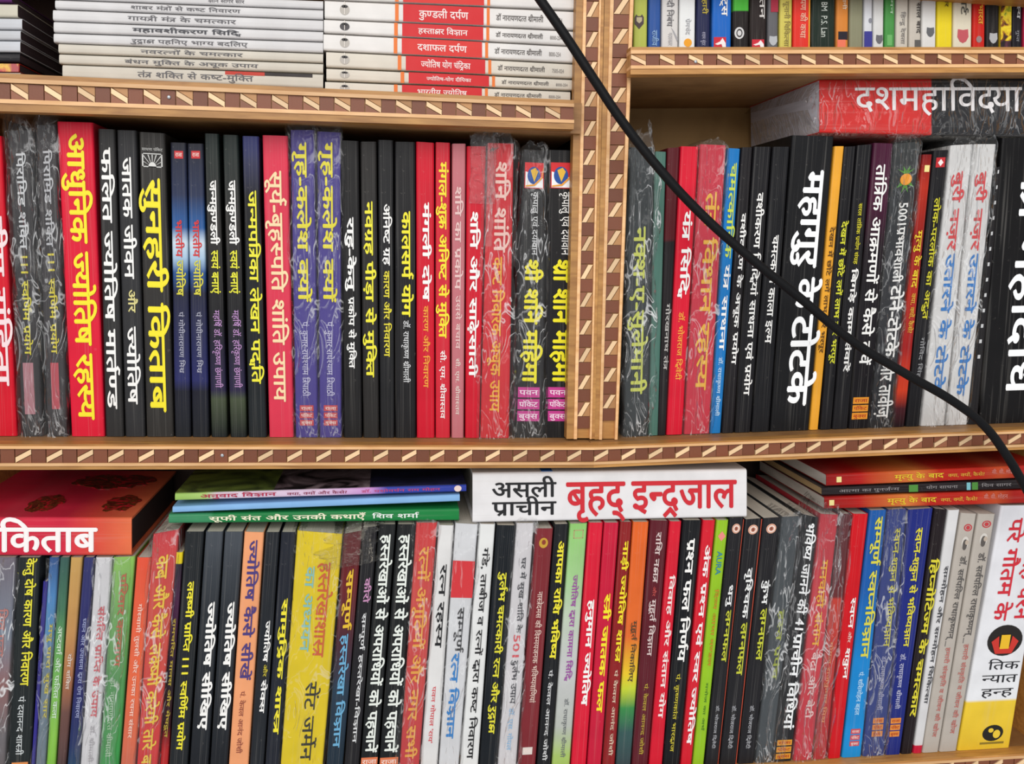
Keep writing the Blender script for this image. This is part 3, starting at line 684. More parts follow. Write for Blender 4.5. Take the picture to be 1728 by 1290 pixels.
vol('F', (405, 125, 466, 122, 298, 1185, 352, 1180), '1E1D20', 'black book with yellow title and small red emblem at its head',
    [('लोक-परलोक का अद्भुत', 308, 782, 'CFC832', .25, .8, .01), ('गोविंद सिंह', 852, 1012, '8E8E90', .3, .75, .006, 'author_name')],
    deco=[('rect', 152, 190, .2, .8, 'C22A30'), ('diamond', 158, 186, .32, .68, 'F4E8E4', 'emblem', -.0006)])
for q, lb in (((471, 105, 560, 100, 356, 1190, 450, 1185), 'left of two twin white books in plastic lettered red and blue'),
              ((563, 100, 650, 100, 454, 1185, 538, 1180), 'right of two twin white books in plastic lettered red and blue')):
    vol('F', q, 'DCDAD8', lb, [('बुरी नज़र', 205, 515, 'D84044', .2, .75, .016), ('उतारने के टोटके', 525, 1080, '2E7AC4', .2, .78, .02)],
        wrap=dict(top=.007, milk=.13, puff=.005, tuft=.6), page='DDD8D0')
b = vol('F', (652, 190, 668, 186, 542, 1182, 576, 1180), '1F1D1F', 'sliver of a thin black book with white flecks beside the cut-off black giant', [], gap=.0001)
for i in range(13): b.deco('rect', 200+60*i, 214+60*i, .15, .5, 'C8C8C8', 'fleck')
b = vol('F', (672, 75, 905, 75, 582, 1180, 835, 1180), '171617', 'huge thick black book with giant white title, right edge of picture',
    [('मंत्र महोदधि', 150, 1080, 'FFFFFF', .25, .85, .01)], depth=.134)

# ---- top shelf, right bay
VG, VR = 'books on the top shelf, right bay', 'topR'
def top(x0, x1, col, lb, runs=(), deco=(), dx=0, **k):
    return vol('G', (x0-dx+4, -170, x1-dx+4, -170, x0, 205, x1, 205), col, lb, runs, deco=deco, **k)
top(47, 109, 'B9C258', 'lime green book with dark owl emblem against the post, top right shelf', deco=[('poly', 62, 126, .05, .72, ('4A3A3C', [(0, .2), (.2, 0), (.35, .12), (.65, .12), (.8, 0), (1, .2), (1, .62), (.5, 1), (0, .62)])), ('poly', 62, 126, .05, .72, ('B9AE8C', [(.2, .2), (.8, .2), (.8, .45), (.5, .62), (.2, .45)]), 'emblem', -.0005)], page='C9C49A')
top(111, 166, '3058A0', 'royal blue book with pale title near its foot, second from post', [('राजीव', 130, 198, '8FB4DC', .15, .8, .006)])
top(168, 242, 'DEDBD8', 'cream-white book with grey title and feather stroke, top right shelf', [('हिन्दी निबंध', -40, 115, '6E6C70', .2, .7, .004), ('गद्यकार', 140, 196, 'B8B6B8', .3, .7, .002)], [('poly', 118, 180, .55, .98, ('A4A4A8', [(0, 0), (.4, .25), (1, .8), (.9, 1), (.6, .7)]))])
top(244, 315, 'EEF0F0', 'white book with orange sun emblem at its foot', [('प्रेमचंद', 80, 150, 'A8A8AC', .3, .7, .002)], [('disc', 166, 202, .28, .78, 'F0A424')])
top(318, 379, '25294E', 'navy book with small yellow title, top right shelf', [('बिहारी', -40, 62, 'B8A63C', .3, .8, .01), ('श्याम सुंदर', 138, 196, 'A8A8C0', .3, .7, .002)])
LOGO = lambda a, c, u0, u1: [('rect', a, c, u0, u1, 'CE2438'), ('poly', a, c, u0, u1, ('F6F0F0', [(.08, .7), (.5, .45), (.7, .1), (.95, .6), (.98, 1), (.7, 1), (.62, .7), (.3, .8)]), 'emblem', -.0006)]
top(385, 470, '1F6AC6', 'bright blue book with white title above a red square emblem', [('नोट्स', -60, 70, W1, .38, .85, .012)], LOGO(160, 203, .08, .72))
top(476, 546, [(0, '4DB83C'), (.53, '4DB83C'), (.54, '221D1C'), (1, '221D1C')], 'black book with green head band and white ring emblem', [], [('disc', 117, 168, .06, .68, 'D8D8D8'), ('ring', 125, 160, .18, .56, '221D1C', 'emblem', -.0006)])
top(549, 621, '2C2322', 'dark brown book with white title above a red emblem', [('चिंतन', -80, 82, 'D8D4D0', .45, .95, .008)], LOGO(170, 203, .1, .85))
SH = lambda a, c, u0, u1, h: [('shield', a, c, u0, u1, h)]
top(624, 672, '66666A', 'slim grey book with red patch and silver shield emblem', [], [('rect', -60, 52, .25, .95, 'A82840', 'patch')]+SH(155, 197, .12, .9, 'B8BCC0'))
top(675, 732, 'D8CB62', 'dull yellow book with brown lettering, top right shelf', [('यूनानी चिकित्सा', 5, 200, '9A8A4A', .25, .8, .008)])
top(734, 808, [(0, 'E8392E'), (1, 'E8382E')], 'scarlet book with pink title and orange right edge', [('रामायण की कथा', -60, 165, 'F0B8A0', .3, .8, .01)], [('rect', -160, 203, .9, .99, 'F0A030', 'edge_band')])
top(812, 916, '222F27', 'dark bottle-green book with white Latin letters', [('BM  P.S. Lan', 10, 160, 'C4CCC4', .38, .66, .01)])
top(919, 974, 'DE8A3A', 'orange book with black band and pink block at foot', [('कहानी', -50, 42, 'EBD8BE', .4, .8, .006)], [('rect', 136, 171, .15, .9, '221A27', 'band'), ('rect', 171, 203, .08, .75, 'F07A5C', 'block')])
top(976, 1036, '8F8F74', 'plain olive-grey book without visible lettering', [])
top(1038, 1077, 'DDE0E6', 'slim white book with navy band at its foot', [], [('rect', 135, 203, .02, .95, '3A3A90', 'band'), ('disc', 78, 100, .5, .92, '888A94')])
top(1079, 1126, 'DEDFDE', 'white book with dark shield emblem left of the green one', [], SH(150, 190, .22, .88, '6A6A70'))
top(1128, 1174, '4C9A4C', 'slim green book with pale green patches, top right shelf', [('सुमन', -40, 62, 'B8DCB8', .4, .8, .006)], [('rect', 150, 196, .2, .7, '6DB468', 'patch')])
top(1176, 1231, 'D2CCC0', 'cream book with faint grey title right of the green one', [('हिन्दू देवता', 50, 190, '8E8A86', .3, .75, .004)])
top(1233, 1286, 'CDC7BC', 'cream book with bold dark title right of the other cream one', [('सौ साल बाद', -40, 145, '4A4644', .5, .98, .01)], [('rect', 172, 203, .45, .95, '5E5C5A')])
top(1288, 1351, 'E4E4E2', 'clean white book with dark grey shield, left of the yellow book', [], SH(118, 160, .3, .85, '66686C'))
top(1353, 1421, 'F2DC2C', 'bright lemon yellow book, top right shelf', [('आकार', -60, 30, '6A5A20', .4, .75, .008)])
top(1423, 1505, 'E6DFC8', 'ivory book with red shield emblem and dark title', [('आर्ट', -50, 65, '50504A', .3, .75, .004)], SH(126, 186, .2, .8, 'C45A62'))
top(1507, 1562, 'D0281E', 'orange-red book with yellow title and grey dot', [('नवभारत', -30, 105, 'EFB03A', .3, .85, .012)], [('disc', 155, 184, .25, .7, '9A8484')])
top(1564, 1622, '272424', 'black book with silver shield left of the flowery one', [], SH(142, 188, .22, .85, 'B4B6B8'))
b = top(1624, 1674, 'C8A820', 'book with yellow flower print on its spine')
b.flat('flower_print', [(.03, .02), (.97, .02), (.97, .86), (.03, .86)], picture('flowers', ['3A2410', '9A5A14', 'E8C81E', 'F4DC30', '7A9A20'], 120, 1.0))
b.flat('foot_print', [(.03, .86), (.97, .86), (.97, .99), (.03, .99)], picture('soil', ['180D10', '4A2030', '6A3A50'], 140, 1.0), )
top(1676, 1722, '1F1B22', 'black book with pale title near the right picture edge', [('रहस्य', -40, 82, 'D8D8D8', .3, .8, .006), ('गुप्त', 130, 180, '8A8A90', .3, .7, .002)])
top(1724, 1790, 'B8284A', 'crimson book at the far right end of the top shelf')

# ---- top shelf, left bay: three piles of lying books
def lie(fr, xl, xr, yl0, yl1, yr0, yr1, col, lb, runs=(), deco=(), **k):
    """x ends, top/bottom at the left end, top/bottom at the right end"""
    return Book(fr, (xl, yl1, xl, yl0, xr, yr1, xr, yr0), col, lb, runs, deco=deco, lying=True, **k)
G1 = 'pile of lying books at the left edge, top shelf'
PAGE_SHADE = '3E2C30'  # page ends coloured dark for the shade between the piles
lie('H', -260, 64, -35, 12, -35, 14, '5A2A62', 'purple book topping the cut-off pile in the top left corner', group=G1, page=PAGE_SHADE)
lie('H', -260, 96, 14, 92, 20, 96, 'CFCAB8', 'beige lying book second from top in the corner pile', group=G1, page=PAGE_SHADE)
lie('H', -260, 120, 92, 158, 98, 162, 'CBCDD2', 'greyish white lying book third down in the corner pile', group=G1, page=PAGE_SHADE)
lie('H', -260, 112, 158, 216, 163, 220, 'C6C8CC', 'white lying book in the middle of the corner pile', group=G1, page=PAGE_SHADE)
lie('H', -260, 110, 216, 282, 221, 286, 'CDD0D6', 'white lying book lowest of the pale ones in corner pile', group=G1, page=PAGE_SHADE)
lie('H', -260, 108, 284, 338, 287, 342, '242227', 'dark grey lying book near the foot of the corner pile', group=G1, page=PAGE_SHADE)
b = lie('H', -260, 106, 341, 392, 343, 396, 'A82C24', 'lying book with red and yellow print at the foot of the corner pile', group=G1, page=PAGE_SHADE)
b.flat('spine_print', [(.05, .3), (.95, .3), (.95, .99), (.05, .99)], picture('flame', ['5A1A1E', 'C02A24', 'E8B828', 'A8242A'], 90, .5))
lie('H', -260, 112, 393, 401, 396, 407, 'B8A89A', 'thin pale booklet flat under the corner pile', group=G1, page=PAGE_SHADE, gap=.0001)
G2 = 'pile of white lying books lettered in black, top shelf'
WT = 'DAD8D8'
ys = [-52, -3, 50, 115, 178, 235, 292, 350, 425]
yr = [2, 52, 108, 170, 228, 290, 345, 402, 486]
xs = [310, 300, 288, 292, 292, 318, 322, 340]
tt = [('ज्ञान सागर सार', 1130, 1330), ('शाबर मंत्रों से कष्ट निवारण', 712, 1308), ('गायत्री मंत्र के चमत्कार', 695, 1285), ('महावशीकरण सिद्धि', 720, 1312), ('रुद्राक्ष पहनिए भाग्य बदलिए', 708, 1348), ('नवरत्नों के चमत्कार', 765, 1322), ('बंधन मुक्ति के अचूक उपाय', 678, 1405), ('तंत्र शक्ति से कष्ट-मुक्ति', 748, 1378)]
lb2 = ['topmost white lying book of the middle pile, cut by the picture top', 'white lying book second from top of the middle pile', 'white lying book third from top of the middle pile',
       'white lying book fourth down, middle pile, heavy black title', 'white lying book fifth down in the middle pile', 'white lying book third from the bottom of the middle pile',
       'off-white lying book second from the bottom, middle pile', 'lowest off-white lying book of the middle pile, resting on the shelf']
for i in range(8):
    bb = lie('H', xs[i], 1758, ys[i], ys[i+1]-2, yr[i], yr[i+1]-2, WT if i < 5 else 'D4CDC0', lb2[i], [(tt[i][0], tt[i][1], tt[i][2], '5E5C60' if i != 3 else '44444A', .12, .82, .006 if i != 3 else .016)], group=G2, page=PAGE_SHADE)
bb.deco('rect', 1225, 1440, .72, .97, 'C23A2A', 'red_patch'); bb.deco('rect', 1440, 1700, .74, .97, '2F2727', 'dark_patch')
G3 = 'pile of white and red lying books, top shelf'
rows = [(255, 1388, -60, -2, -8, 46, 612, 975, '', 'topmost white and red lying book, cut by the picture top'),
        (260, 1386, 0, 84, 50, 136, 612, 973, 'कुण्डली दर्पण', 'white lying book with tallest red panel, second from the top of red pile'),
        (257, 1382, 85, 148, 139, 206, 608, 971, 'हस्ताक्षर विज्ञान', 'white and red lying book third from the top of red pile'),
        (255, 1378, 150, 228, 208, 284, 606, 966, 'दशाफल दर्पण', 'white and red lying book fourth down, lighter red panel'),
        (267, 1374, 230, 303, 286, 354, 624, 980, 'ज्योतिष योग चंद्रिका', 'cream and red lying book third from the foot of red pile'),
        (268, 1370, 305, 362, 356, 408, 637, 997, 'ज्योतिष-योग दीपिका', 'cream and red lying book second lowest, small title'),
        (262, 1362, 364, 428, 410, 462, 607, 965, 'भारतीय ज्योतिष', 'lowest cream and red lying book, partly hidden by shelf edge')]
for k, (xl, xr_, a, c, a2, c2, r0, r1, ti, lb) in enumerate(rows):
    rd = 'D8302A' if k in (0, 3) else 'D01E24'
    d = [('rect', r0, r1, .01, .99, rd, 'red_panel'), ('rect', r0-36, r0-20, .01, .99, 'E87830', 'stripe'), ('rect', r1+14, r1+27, .01, .99, 'E87830', 'stripe'),
         ('disc', 328, 372, .22, .82, '4A4648' if k == 2 else 'B8B2AA'), ('rect', 348, 351, .25, .98, 'E8E0D8', 'emblem', -.0006)]
    # emblem: tree in a disc
    bb = lie('I', xl, xr_, a, c-1.5, a2, c2-1.5, 'EAE6E2' if k < 4 else 'DED6C8', lb, [], d if k else d[:3], group=G3)
    if ti:
        bb.text(ti, (r0+r1)/2-110 + (10 if k == 5 else 0), (r0+r1)/2+112-(12 if k == 5 else 0), 'F6E4E0', .12 if k != 5 else .22, .82 if k != 5 else .75, .012)
        bb.text('डॉ नारायणदत्त श्रीमाली', r1+56, r1+268, '57514E', .2, .72, .006, 'author_name')
        bb.text('8000-254' if k != 4 else '7505-024', r1+300, r1+352, '8A8480', .3, .6, .0, 'number')
        bb.deco('disc', 336, 364, .62, .78, '2F2C2D', y=-.0006)

# ---- lying giants of the right bay
b = lie('G', 848, 2120, 340, 572, 330, 600, [(0, 'E0302C'), (.37, 'DC2E2A'), (.371, '242427'), (1, '242427')], 'thick lying book, red then black, huge white title, in plastic on the upright books',
    [('दशमहाविद्या रहस्य', 1000, 2060, 'F6F2F2', .26, 1.02, .004)], depth=.134, page='E8E6F2', group='lying books on top of the uprights, right bay')
b.wrap(top=.010, bot=.0, milk=.08, puff=.005, depth=.12, tuft=.8, side=.0012)

# ---- bottom shelf
VG, VR = 'books on the bottom shelf', 'low'
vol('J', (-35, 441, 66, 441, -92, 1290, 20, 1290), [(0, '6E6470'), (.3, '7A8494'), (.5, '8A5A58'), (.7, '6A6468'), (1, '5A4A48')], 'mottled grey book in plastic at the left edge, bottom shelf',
    [('शिव पूजा', 650, 850, 'B8746C', .3, .8, .01)], wrap=dict(top=0, milk=.2, puff=.007))
vol('J', (72, 441, 166, 441, 28, 1290, 126, 1290), '24292A', 'black book with yellow title running from under the red lying book',
    [('केतु दोष कारण और निवारण', 442, 968, 'E2D93C', .3, .85, .014), ('पं दयानन्द शास्त्री', 1010, 1252, 'C8CCCC', .25, .7, .004, 'author_name')], deco=[('rect', 1282, 1330, .2, .9, 'D88A50', 'label')])
vol('J', (176, 540, 196, 540, 127, 1290, 143, 1290), '342E86', 'thin violet sliver of a book beside the black yellow-lettered one', gap=.0001)
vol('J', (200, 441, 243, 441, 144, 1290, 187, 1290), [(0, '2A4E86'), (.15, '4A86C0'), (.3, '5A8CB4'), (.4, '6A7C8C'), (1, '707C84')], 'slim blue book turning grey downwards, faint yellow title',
    [('मधु धारा सुख सार', 712, 1102, 'C2B64A', .35, .95, .01)], wrap=dict(top=0, milk=.08))
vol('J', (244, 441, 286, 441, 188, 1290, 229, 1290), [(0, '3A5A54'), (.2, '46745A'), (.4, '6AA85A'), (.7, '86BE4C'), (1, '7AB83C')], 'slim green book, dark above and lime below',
    [('अष्टवर्ग और फलित कला', 722, 1102, 'C4D8C0', .2, .9, .01)])
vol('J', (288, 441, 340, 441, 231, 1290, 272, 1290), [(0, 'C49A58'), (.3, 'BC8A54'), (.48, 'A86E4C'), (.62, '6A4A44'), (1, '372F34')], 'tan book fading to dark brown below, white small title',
    [('योग शक्ति', 835, 982, 'D8C8BC', .3, .8, .006)])
vol('J', (342, 441, 388, 441, 274, 1290, 326, 1290), [(0, '343668'), (.5, '2A2A62'), (.75, '28345E'), (1, '2A5A6A')], 'slim navy book with small white line, left of white wrapped book',
    [('ध्यान और उपासना द्वारा रोग निवारण', 690, 1100, '9AA0C4', .3, .8, .006)])
vol('J', (391, 441, 462, 441, 328, 1290, 402, 1290), 'D4D2D4', 'white book with red title in crumpled plastic, bottom left',
    [('संपत्ति प्राप्ति के उपाय', 640, 1097, 'CC5A62', .3, .85, .012), ('डॉ. श्रीमाली', 1130, 1282, 'A8A4A8', .35, .75, .004, 'author_name')], wrap=dict(top=0, milk=.2, puff=.007))
vol('J', (464, 441, 556, 436, 405, 1290, 490, 1290), [(0, '8ABE58'), (.2, '72A85A'), (.5, '4E8E50'), (1, '2E9A48')], 'green book with faded red title, half wrapped, bottom left',
    [('परिवार कल्याण', 505, 890, 'B4603C', .3, .75, .016), ('डॉ. नारायणदत्त श्रीमाली', 940, 1260, 'A8C4A4', .2, .6, .004, 'author_name')], wrap=dict(top=0, milk=.2, puff=.006, u0=0, u1=.72))
vol('J', (560, 441, 622, 441, 493, 1290, 555, 1290), [(0, 'E0543C'), (.5, 'E06844'), (.9, 'C86A54'), (1, '5A7A64')], 'orange-red slim book with a line of small white letters',
    [('गोस्वामी तुलसी और उनका रचना संसार', 630, 1182, 'F0C8B8', .3, .7, .004)])
vol('J', (626, 345, 737, 325, 560, 1290, 648, 1290), [(0, 'C8323A'), (.3, 'D04A3A'), (1, 'D2242E')], 'red book with large yellow title in plastic, leaning, bottom left',
    [('कब और कैसे लक्ष्मी करेगी तारे बरसात', 430, 1420, 'E8C03A', .1, .8, .014)], wrap=dict(top=.004, milk=.14, puff=.006, tuft=.6))
vol('J', (722, 420, 752, 420, 656, 1290, 690, 1290), [(0, 'E0C820'), (.045, 'E0C820'), (.046, '2F2A34'), (.2, '4A2444'), (.5, '201820'), (.7, '3A1A20'), (.8, 'B02A2C'), (1, 'C8262A')], 'thin short book with yellow head, black middle and red foot',
    [('रामचरित मानस और मेघदूत', 690, 1180, 'B09A3A', .2, .8, .008)], gap=.00015)
vol('K', (126, 335, 206, 335, 60, 1290, 139, 1290), '24272A', 'black book with long yellow title containing three number ones, bottom shelf',
    [('लक्ष्मी प्राप्ति 111 स्वर्णिम प्रयोग', 538, 1232, 'ECE138', .25, .75, .018)])
for q, lb in (((210, 335, 285, 335, 144, 1290, 224, 1290), 'left of two twin black books with bold white title, bottom shelf'),
              ((289, 335, 367, 335, 228, 1290, 303, 1290), 'right of two twin black books with bold white title, bottom shelf')):
    vol('K', q, [(0, '484D54'), (.3, '2D3136'), (1, '1D1F24')], lb, [('ज्योतिष सीखिए', 622, 1150, W1, .28, .9, .026)])  # bluish-grey head: sheen on the black spine painted into the cover colour
vol('K', (369, 335, 453, 338, 305, 1290, 389, 1290), 'EDA070', 'peach orange book with purple title, bottom shelf',
    [('ज्योतिष कैसे सीखें', 368, 945, '4A3A7A', .15, .82, .014), ('पं. केवल आनंद जोशी', 990, 1245, '8A4438', .25, .65, .004, 'author_name')])
vol('K', (456, 337, 517, 337, 391, 1290, 452, 1290), '25282D', 'black book with white title, immediately right of the peach orange one',
    [('ज्योतिष', 700, 870, W1, .35, .85, .014), ('और', 880, 930, 'C8B838', .45, .8, .006), ('सेक्स', 942, 1080, W1, .35, .85, .014)])
vol('K', (520, 337, 583, 337, 455, 1290, 516, 1290), '23262F', 'dark slate book with yellow title left of the thick yellow book',
    [('सामुद्रिक शास्त्र', 608, 1168, 'ECDE38', .3, .88, .022)])
vol('K', (586, 330, 776, 345, 518, 1290, 694, 1290), 'E4C81F', 'thick bright yellow book with red and light blue lettering',
    [('हस्तरेखाशास्त्र', 458, 850, 'CF6034', .48, .86, .008), ('का अध्ययन', 478, 828, '8CC0B4', .2, .5, .012), ('सेंट जर्मेन', 950, 1275, '2F2F27', .35, .8, .006, 'author_name')],
    wrap=dict(top=.003, milk=.05, puff=.003))
vol('L', (72, 345, 150, 330, 0, 1290, 72, 1290), [(0, '5E1E22'), (.2, '6A2428'), (.42, '4A2A34'), (.6, '2C3C4C'), (1, '1E2A34')], 'maroon-to-slate book with yellow and blue title, plastic scrap at head',
    [('सम्पूर्ण', 490, 742, 'E0B832', .25, .8, .02), ('हस्तरेखा विज्ञान', 755, 1222, '6AA8CC', .2, .8, .016)],
    wrap=dict(top=.006, milk=.3, tint='9A9488', puff=.008, t1=.12, tuft=1.5, side=.012))
vol('L', (151, 320, 214, 312, 74, 1290, 138, 1290), '242326', 'black book with pink first word and small white title',
    [('कीरो', 525, 628, 'C08AB0', .3, .85, .014), ('सम्पूर्ण हस्तरेखा-विज्ञान', 668, 1202, 'D8D8D8', .35, .75, .006)])
for q, lb in (((216, 305, 289, 305, 140, 1290, 214, 1290), 'left of two twin black books with crowded outlined white title'),
              ((292, 305, 368, 305, 217, 1290, 299, 1290), 'right of two twin black books with crowded outlined white title')):
    vol('L', q, '1F2122', lb, [('हस्तरेखाओं से अपराधियों को पहचानें', 345, 1242, 'E6EAE2', .08, .88, .02)], deco=[('rect', 1262, 1330, .03, .97, 'D8744A', 'label')])
vol('L', (370, 298, 459, 298, 301, 1290, 385, 1290), [(0, 'CF3436'), (.3, 'D24A44'), (1, 'C4343A')], 'red book in plastic with orange-yellow title, beside white books',
    [('रत्नों अंगूठियों और नगर सभी रत्न', 395, 1400, 'E8A242', .12, .8, .016)], wrap=dict(top=.004, milk=.12, puff=.005, tuft=.5))
vol('L', (463, 308, 527, 310, 388, 1290, 460, 1290), 'DEDCDA', 'white book with bold black title and small red author line',
    [('रत्न रहस्य', 468, 812, '1F1F22', .2, .82, .012), ("पवन गोपाल 'राय'", 970, 1202, 'D0404A', .25, .65, .004, 'author_name')])
vol('L', (531, 300, 626, 305, 463, 1290, 547, 1290), 'DCDCDE', 'white wrapped book with solid red square and blue title',
    [('सम्पूर्ण', 645, 832, '2F2F32', .3, .75, .01), ('रत्न विज्ञान', 832, 1185, '2A80C8', .15, .7, .02)], deco=[('rect', 455, 606, .0, 1, 'D8262E', 'red_square')],
    wrap=dict(top=.004, milk=.1, puff=.004, tuft=.5))
vol('L', (631, 303, 697, 305, 551, 1290, 627, 1290), 'E2E2E0', 'clean white book with long thin black title',
    [('गंडे, ताबीज व रत्नों द्वारा कष्ट निवारण', 400, 1268, '222224', .22, .75, .008)])
vol('L', (700, 308, 781, 310, 630, 1290, 702, 1290), '1B1F24', 'black book with long yellow title between two white books',
    [('दुर्लभ चमत्कारी रत्न और रुद्राक्ष', 498, 1165, 'E0D83A', .28, .8, .016)])
vol('M', (101, 300, 175, 300, 24, 1290, 102, 1290), 'D8D4D6', 'white plastic-wrapped book bearing the red number 501',
    [('घर में सुख-शांति के', 440, 752, '44444A', .35, .75, .008), ('501', 758, 850, 'D8525A', .3, .7, .01), ('दुर्लभ उपाय', 860, 1042, '44444A', .3, .75, .01), ('डॉ. एस. गोयल', 1058, 1232, '8AB8DC', .3, .7, .004, 'author_name')],
    wrap=dict(top=.006, milk=.14, puff=.005, tuft=.7))
vol('M', (179, 322, 254, 322, 106, 1290, 181, 1290), '7E2C32', 'brick maroon book with pale small title and gold emblem',
    [('नास्त्रेदमस की विस्मयजनक भविष्यवाणियां', 580, 1037, 'DCC0B4', .3, .72, .004)], deco=[('disc', 360, 402, .25, .75, 'C49A34'), ('disc', 368, 388, .4, .62, '8A3A2A', 'emblem', -.0006), ('rect', 1220, 1250, .2, .75, 'D8CCC4', 'label')])
vol('M', (257, 305, 317, 303, 184, 1290, 244, 1290), '1E1F22', 'black book with yellow title and white author, right of the maroon one',
    [('आपका राशि भविष्य', 372, 858, 'ECE038', .2, .88, .022), ('पं. केवल आनन्द जोशी', 902, 1275, 'D4D4D4', .25, .7, .008, 'author_name')])
vol('M', (320, 303, 394, 300, 246, 1290, 322, 1290), [(0, '8EC66E'), (.2, 'A2CC8C'), (.35, 'BCCCB4'), (.55, 'C4C4C4'), (.8, 'B8BCB4'), (.92, 'A8C46A'), (1, 'A2C058')], 'pale green and grey book with purple title',
    [('ज्योतिष द्वारा कामना सिद्धि', 512, 948, '9A4A9C', .3, .72, .008), ('डॉ. राधाकृष्ण श्रीमाली', 1020, 1262, '6A6E70', .35, .7, .004, 'author_name')], deco=[('frame', 328, 362, .25, .8, 'C89078')])
vol('M', (397, 298, 459, 298, 325, 1290, 389, 1290), 'DA1E38', 'bright red book with bold white title right of the pale green one',
    [('हनुमान ज्योतिष', 613, 1050, W1, .25, .85, .024)])
vol('M', (461, 298, 524, 298, 391, 1290, 451, 1290), 'C81E3C', 'crimson book with bold yellow title, second from the pale green one',
    [('स्त्री जातक फल', 588, 1078, 'F2E02C', .25, .85, .024)])
vol('M', (527, 295, 577, 295, 454, 1290, 507, 1290), '8E2224', 'dark red book with yellow title left of the rainbow-fading one',
    [('नाड़ी ज्योतिष शास्त्र', 372, 872, 'F0DA2C', .25, .9, .02), ('पं केवल आनंद जोशी', 902, 1255, 'D8C0A8', .3, .75, .008, 'author_name')])
vol('M', (579, 295, 647, 295, 509, 1290, 572, 1290), [(0, 'E2652A'), (.45, 'E26C30'), (.6, 'E6C22E'), (.66, 'C8D43A'), (.74, '3E8A4A'), (.84, '3A5A58'), (1, '3A444A')], 'book fading from orange through yellow to dark green',
    [('मुहूर्त निकालिए', 700, 952, '50402C', .35, .75, .006)])
vol('M', (650, 288, 727, 290, 574, 1290, 642, 1290), '5E1E28', 'deep maroon book with pale title and small yellow author line',
    [('राशि नक्षत्र', 335, 545, 'D8C4C0', .3, .72, .008), ('और', 560, 600, 'C0504C', .38, .62, .004), ('मुहूर्त विज्ञान', 612, 845, 'D8C4C0', .3, .72, .008), ('पं. केवल आनन्द जोशी', 958, 1250, 'B8A03A', .3, .65, .006, 'author_name')])
vol('M', (730, 293, 781, 293, 645, 1290, 702, 1290), 'D61D33', 'slim bright red book with white title left of a black one',
    [('विवाह और संतान योग', 512, 1100, 'F2E0DC', .25, .8, .014)])
vol('N', (103, 288, 182, 288, 21, 1290, 91, 1290), '191A1D', 'black book with large white title and small yellow author line',
    [('प्रश्न फल निर्णय', 362, 870, W1, .2, .82, .018), ('पं. कृष्णकांत भारद्वाज', 918, 1238, 'C8BA3A', .25, .62, .006, 'author_name')])
vol('N', (185, 288, 239, 288, 94, 1290, 141, 1290), 'D41F30', 'red book with white title directly left of the lime book',
    [('अंक प्रश्न एवं स्वर ज्योतिष', 388, 1210, 'F4ECEA', .2, .85, .018)])
vol('N', (242, 288, 293, 288, 143, 1290, 191, 1290), '94C226', 'lime green book with blue Latin title word',
    [('AURA', 415, 512, '2A7A9C', .25, .75, .008), ('दिव्य आभा मण्डल', 570, 888, 'C08A2A', .35, .75, .012), ('मनोज का अर्थ', 955, 1152, '4A7A20', .35, .7, .006, 'author_name')], deco=[('diamond', 333, 374, .2, .85, 'E88A80')])
for q, w, lb, ys3, em in (((295, 277, 356, 275, 194, 1290, 249, 1290), 'धनु', 'black book with round emblem, directly right of the lime book', (553, 642, 656, 870), 322),
                 ((359, 285, 430, 280, 254, 1290, 323, 1290), 'वृश्चिक', 'black book with round emblem, middle one of three alike', (483, 692, 708, 925), 326),
                 ((433, 280, 506, 275, 328, 1290, 396, 1290), 'कुंभ', 'black book with round emblem, rightmost of three alike', (533, 634, 650, 865), 322)):
    bb = vol('N', q, '232225', lb, [(w, ys3[0], ys3[1], 'ECECEA', .3, .8, .012), ('लग्नफल', ys3[2], ys3[3], 'C4C83A', .3, .85, .016), ('डॉ. भोजराज द्विवेदी', 1048, 1225, 'A8A8AC', .3, .65, .004, 'author_name')],
        deco=[('disc', em-20, em+20, .22, .8, 'D8A48C'), ('ring', em-14, em+14, .3, .72, 'F0E0D8', 'emblem', -.0006), ('disc', em-7, em+7, .42, .6, '8A4A3A', 'emblem', -.0006)]+([('rect', 285, 1330, .95, .995, 'B84A34', 'edge_line')] if w != 'कुंभ' else []))
vol('N', (511, 275, 588, 270, 400, 1290, 468, 1290), '3E4448', 'dark book in wrinkled plastic with faint yellow-green title',
    [('हस्त प्रपंच', 655, 942, '9EA83A', .3, .75, .014)], wrap=dict(top=.004, milk=.17, puff=.008, tuft=.8))
vol('N', (592, 262, 662, 278, 471, 1290, 549, 1290), '252527', 'dark book with tightly packed white title and gold label',
    [('भविष्य जानने की 41', 298, 738, 'F0F0F0', .2, .9, .016), ('प्राचीन विधियां', 750, 1148, 'F0F0F0', .2, .9, .018)], deco=[('rect', 1190+28*i, 1212+28*i, .1, .9, 'D8922E', 'label') for i in range(3)],
    wrap=dict(top=.002, milk=.06, puff=.003, u0=0, u1=.5))
vol('N', (668, 262, 745, 266, 555, 1290, 632, 1290), [(0, 'B8303C'), (.4, 'CC3A44'), (1, 'C8283A')], 'crimson book in plastic bag with orange title, right of gold-labelled book',
    [('मनचाही संतान', 450, 805, 'E8A830', .2, .75, .014), ('बेटा और बेटी', 828, 1102, 'EBC4C0', .25, .75, .01)], wrap=dict(top=.010, milk=.14, puff=.007, tuft=1.0, side=.004))
vol('N', (749, 262, 797, 262, 636, 1290, 690, 1290), [(0, '5A2228'), (.33, '6A2024'), (.34, 'C83A2C'), (1, 'B82830')], 'dark red and scarlet book squeezed right of the wrapped crimson one',
    [('गोयल राजकुमार मिश्र', 785, 1120, 'D88A60', .2, .6, .006)], wrap=dict(top=.002, milk=.08, puff=.003))
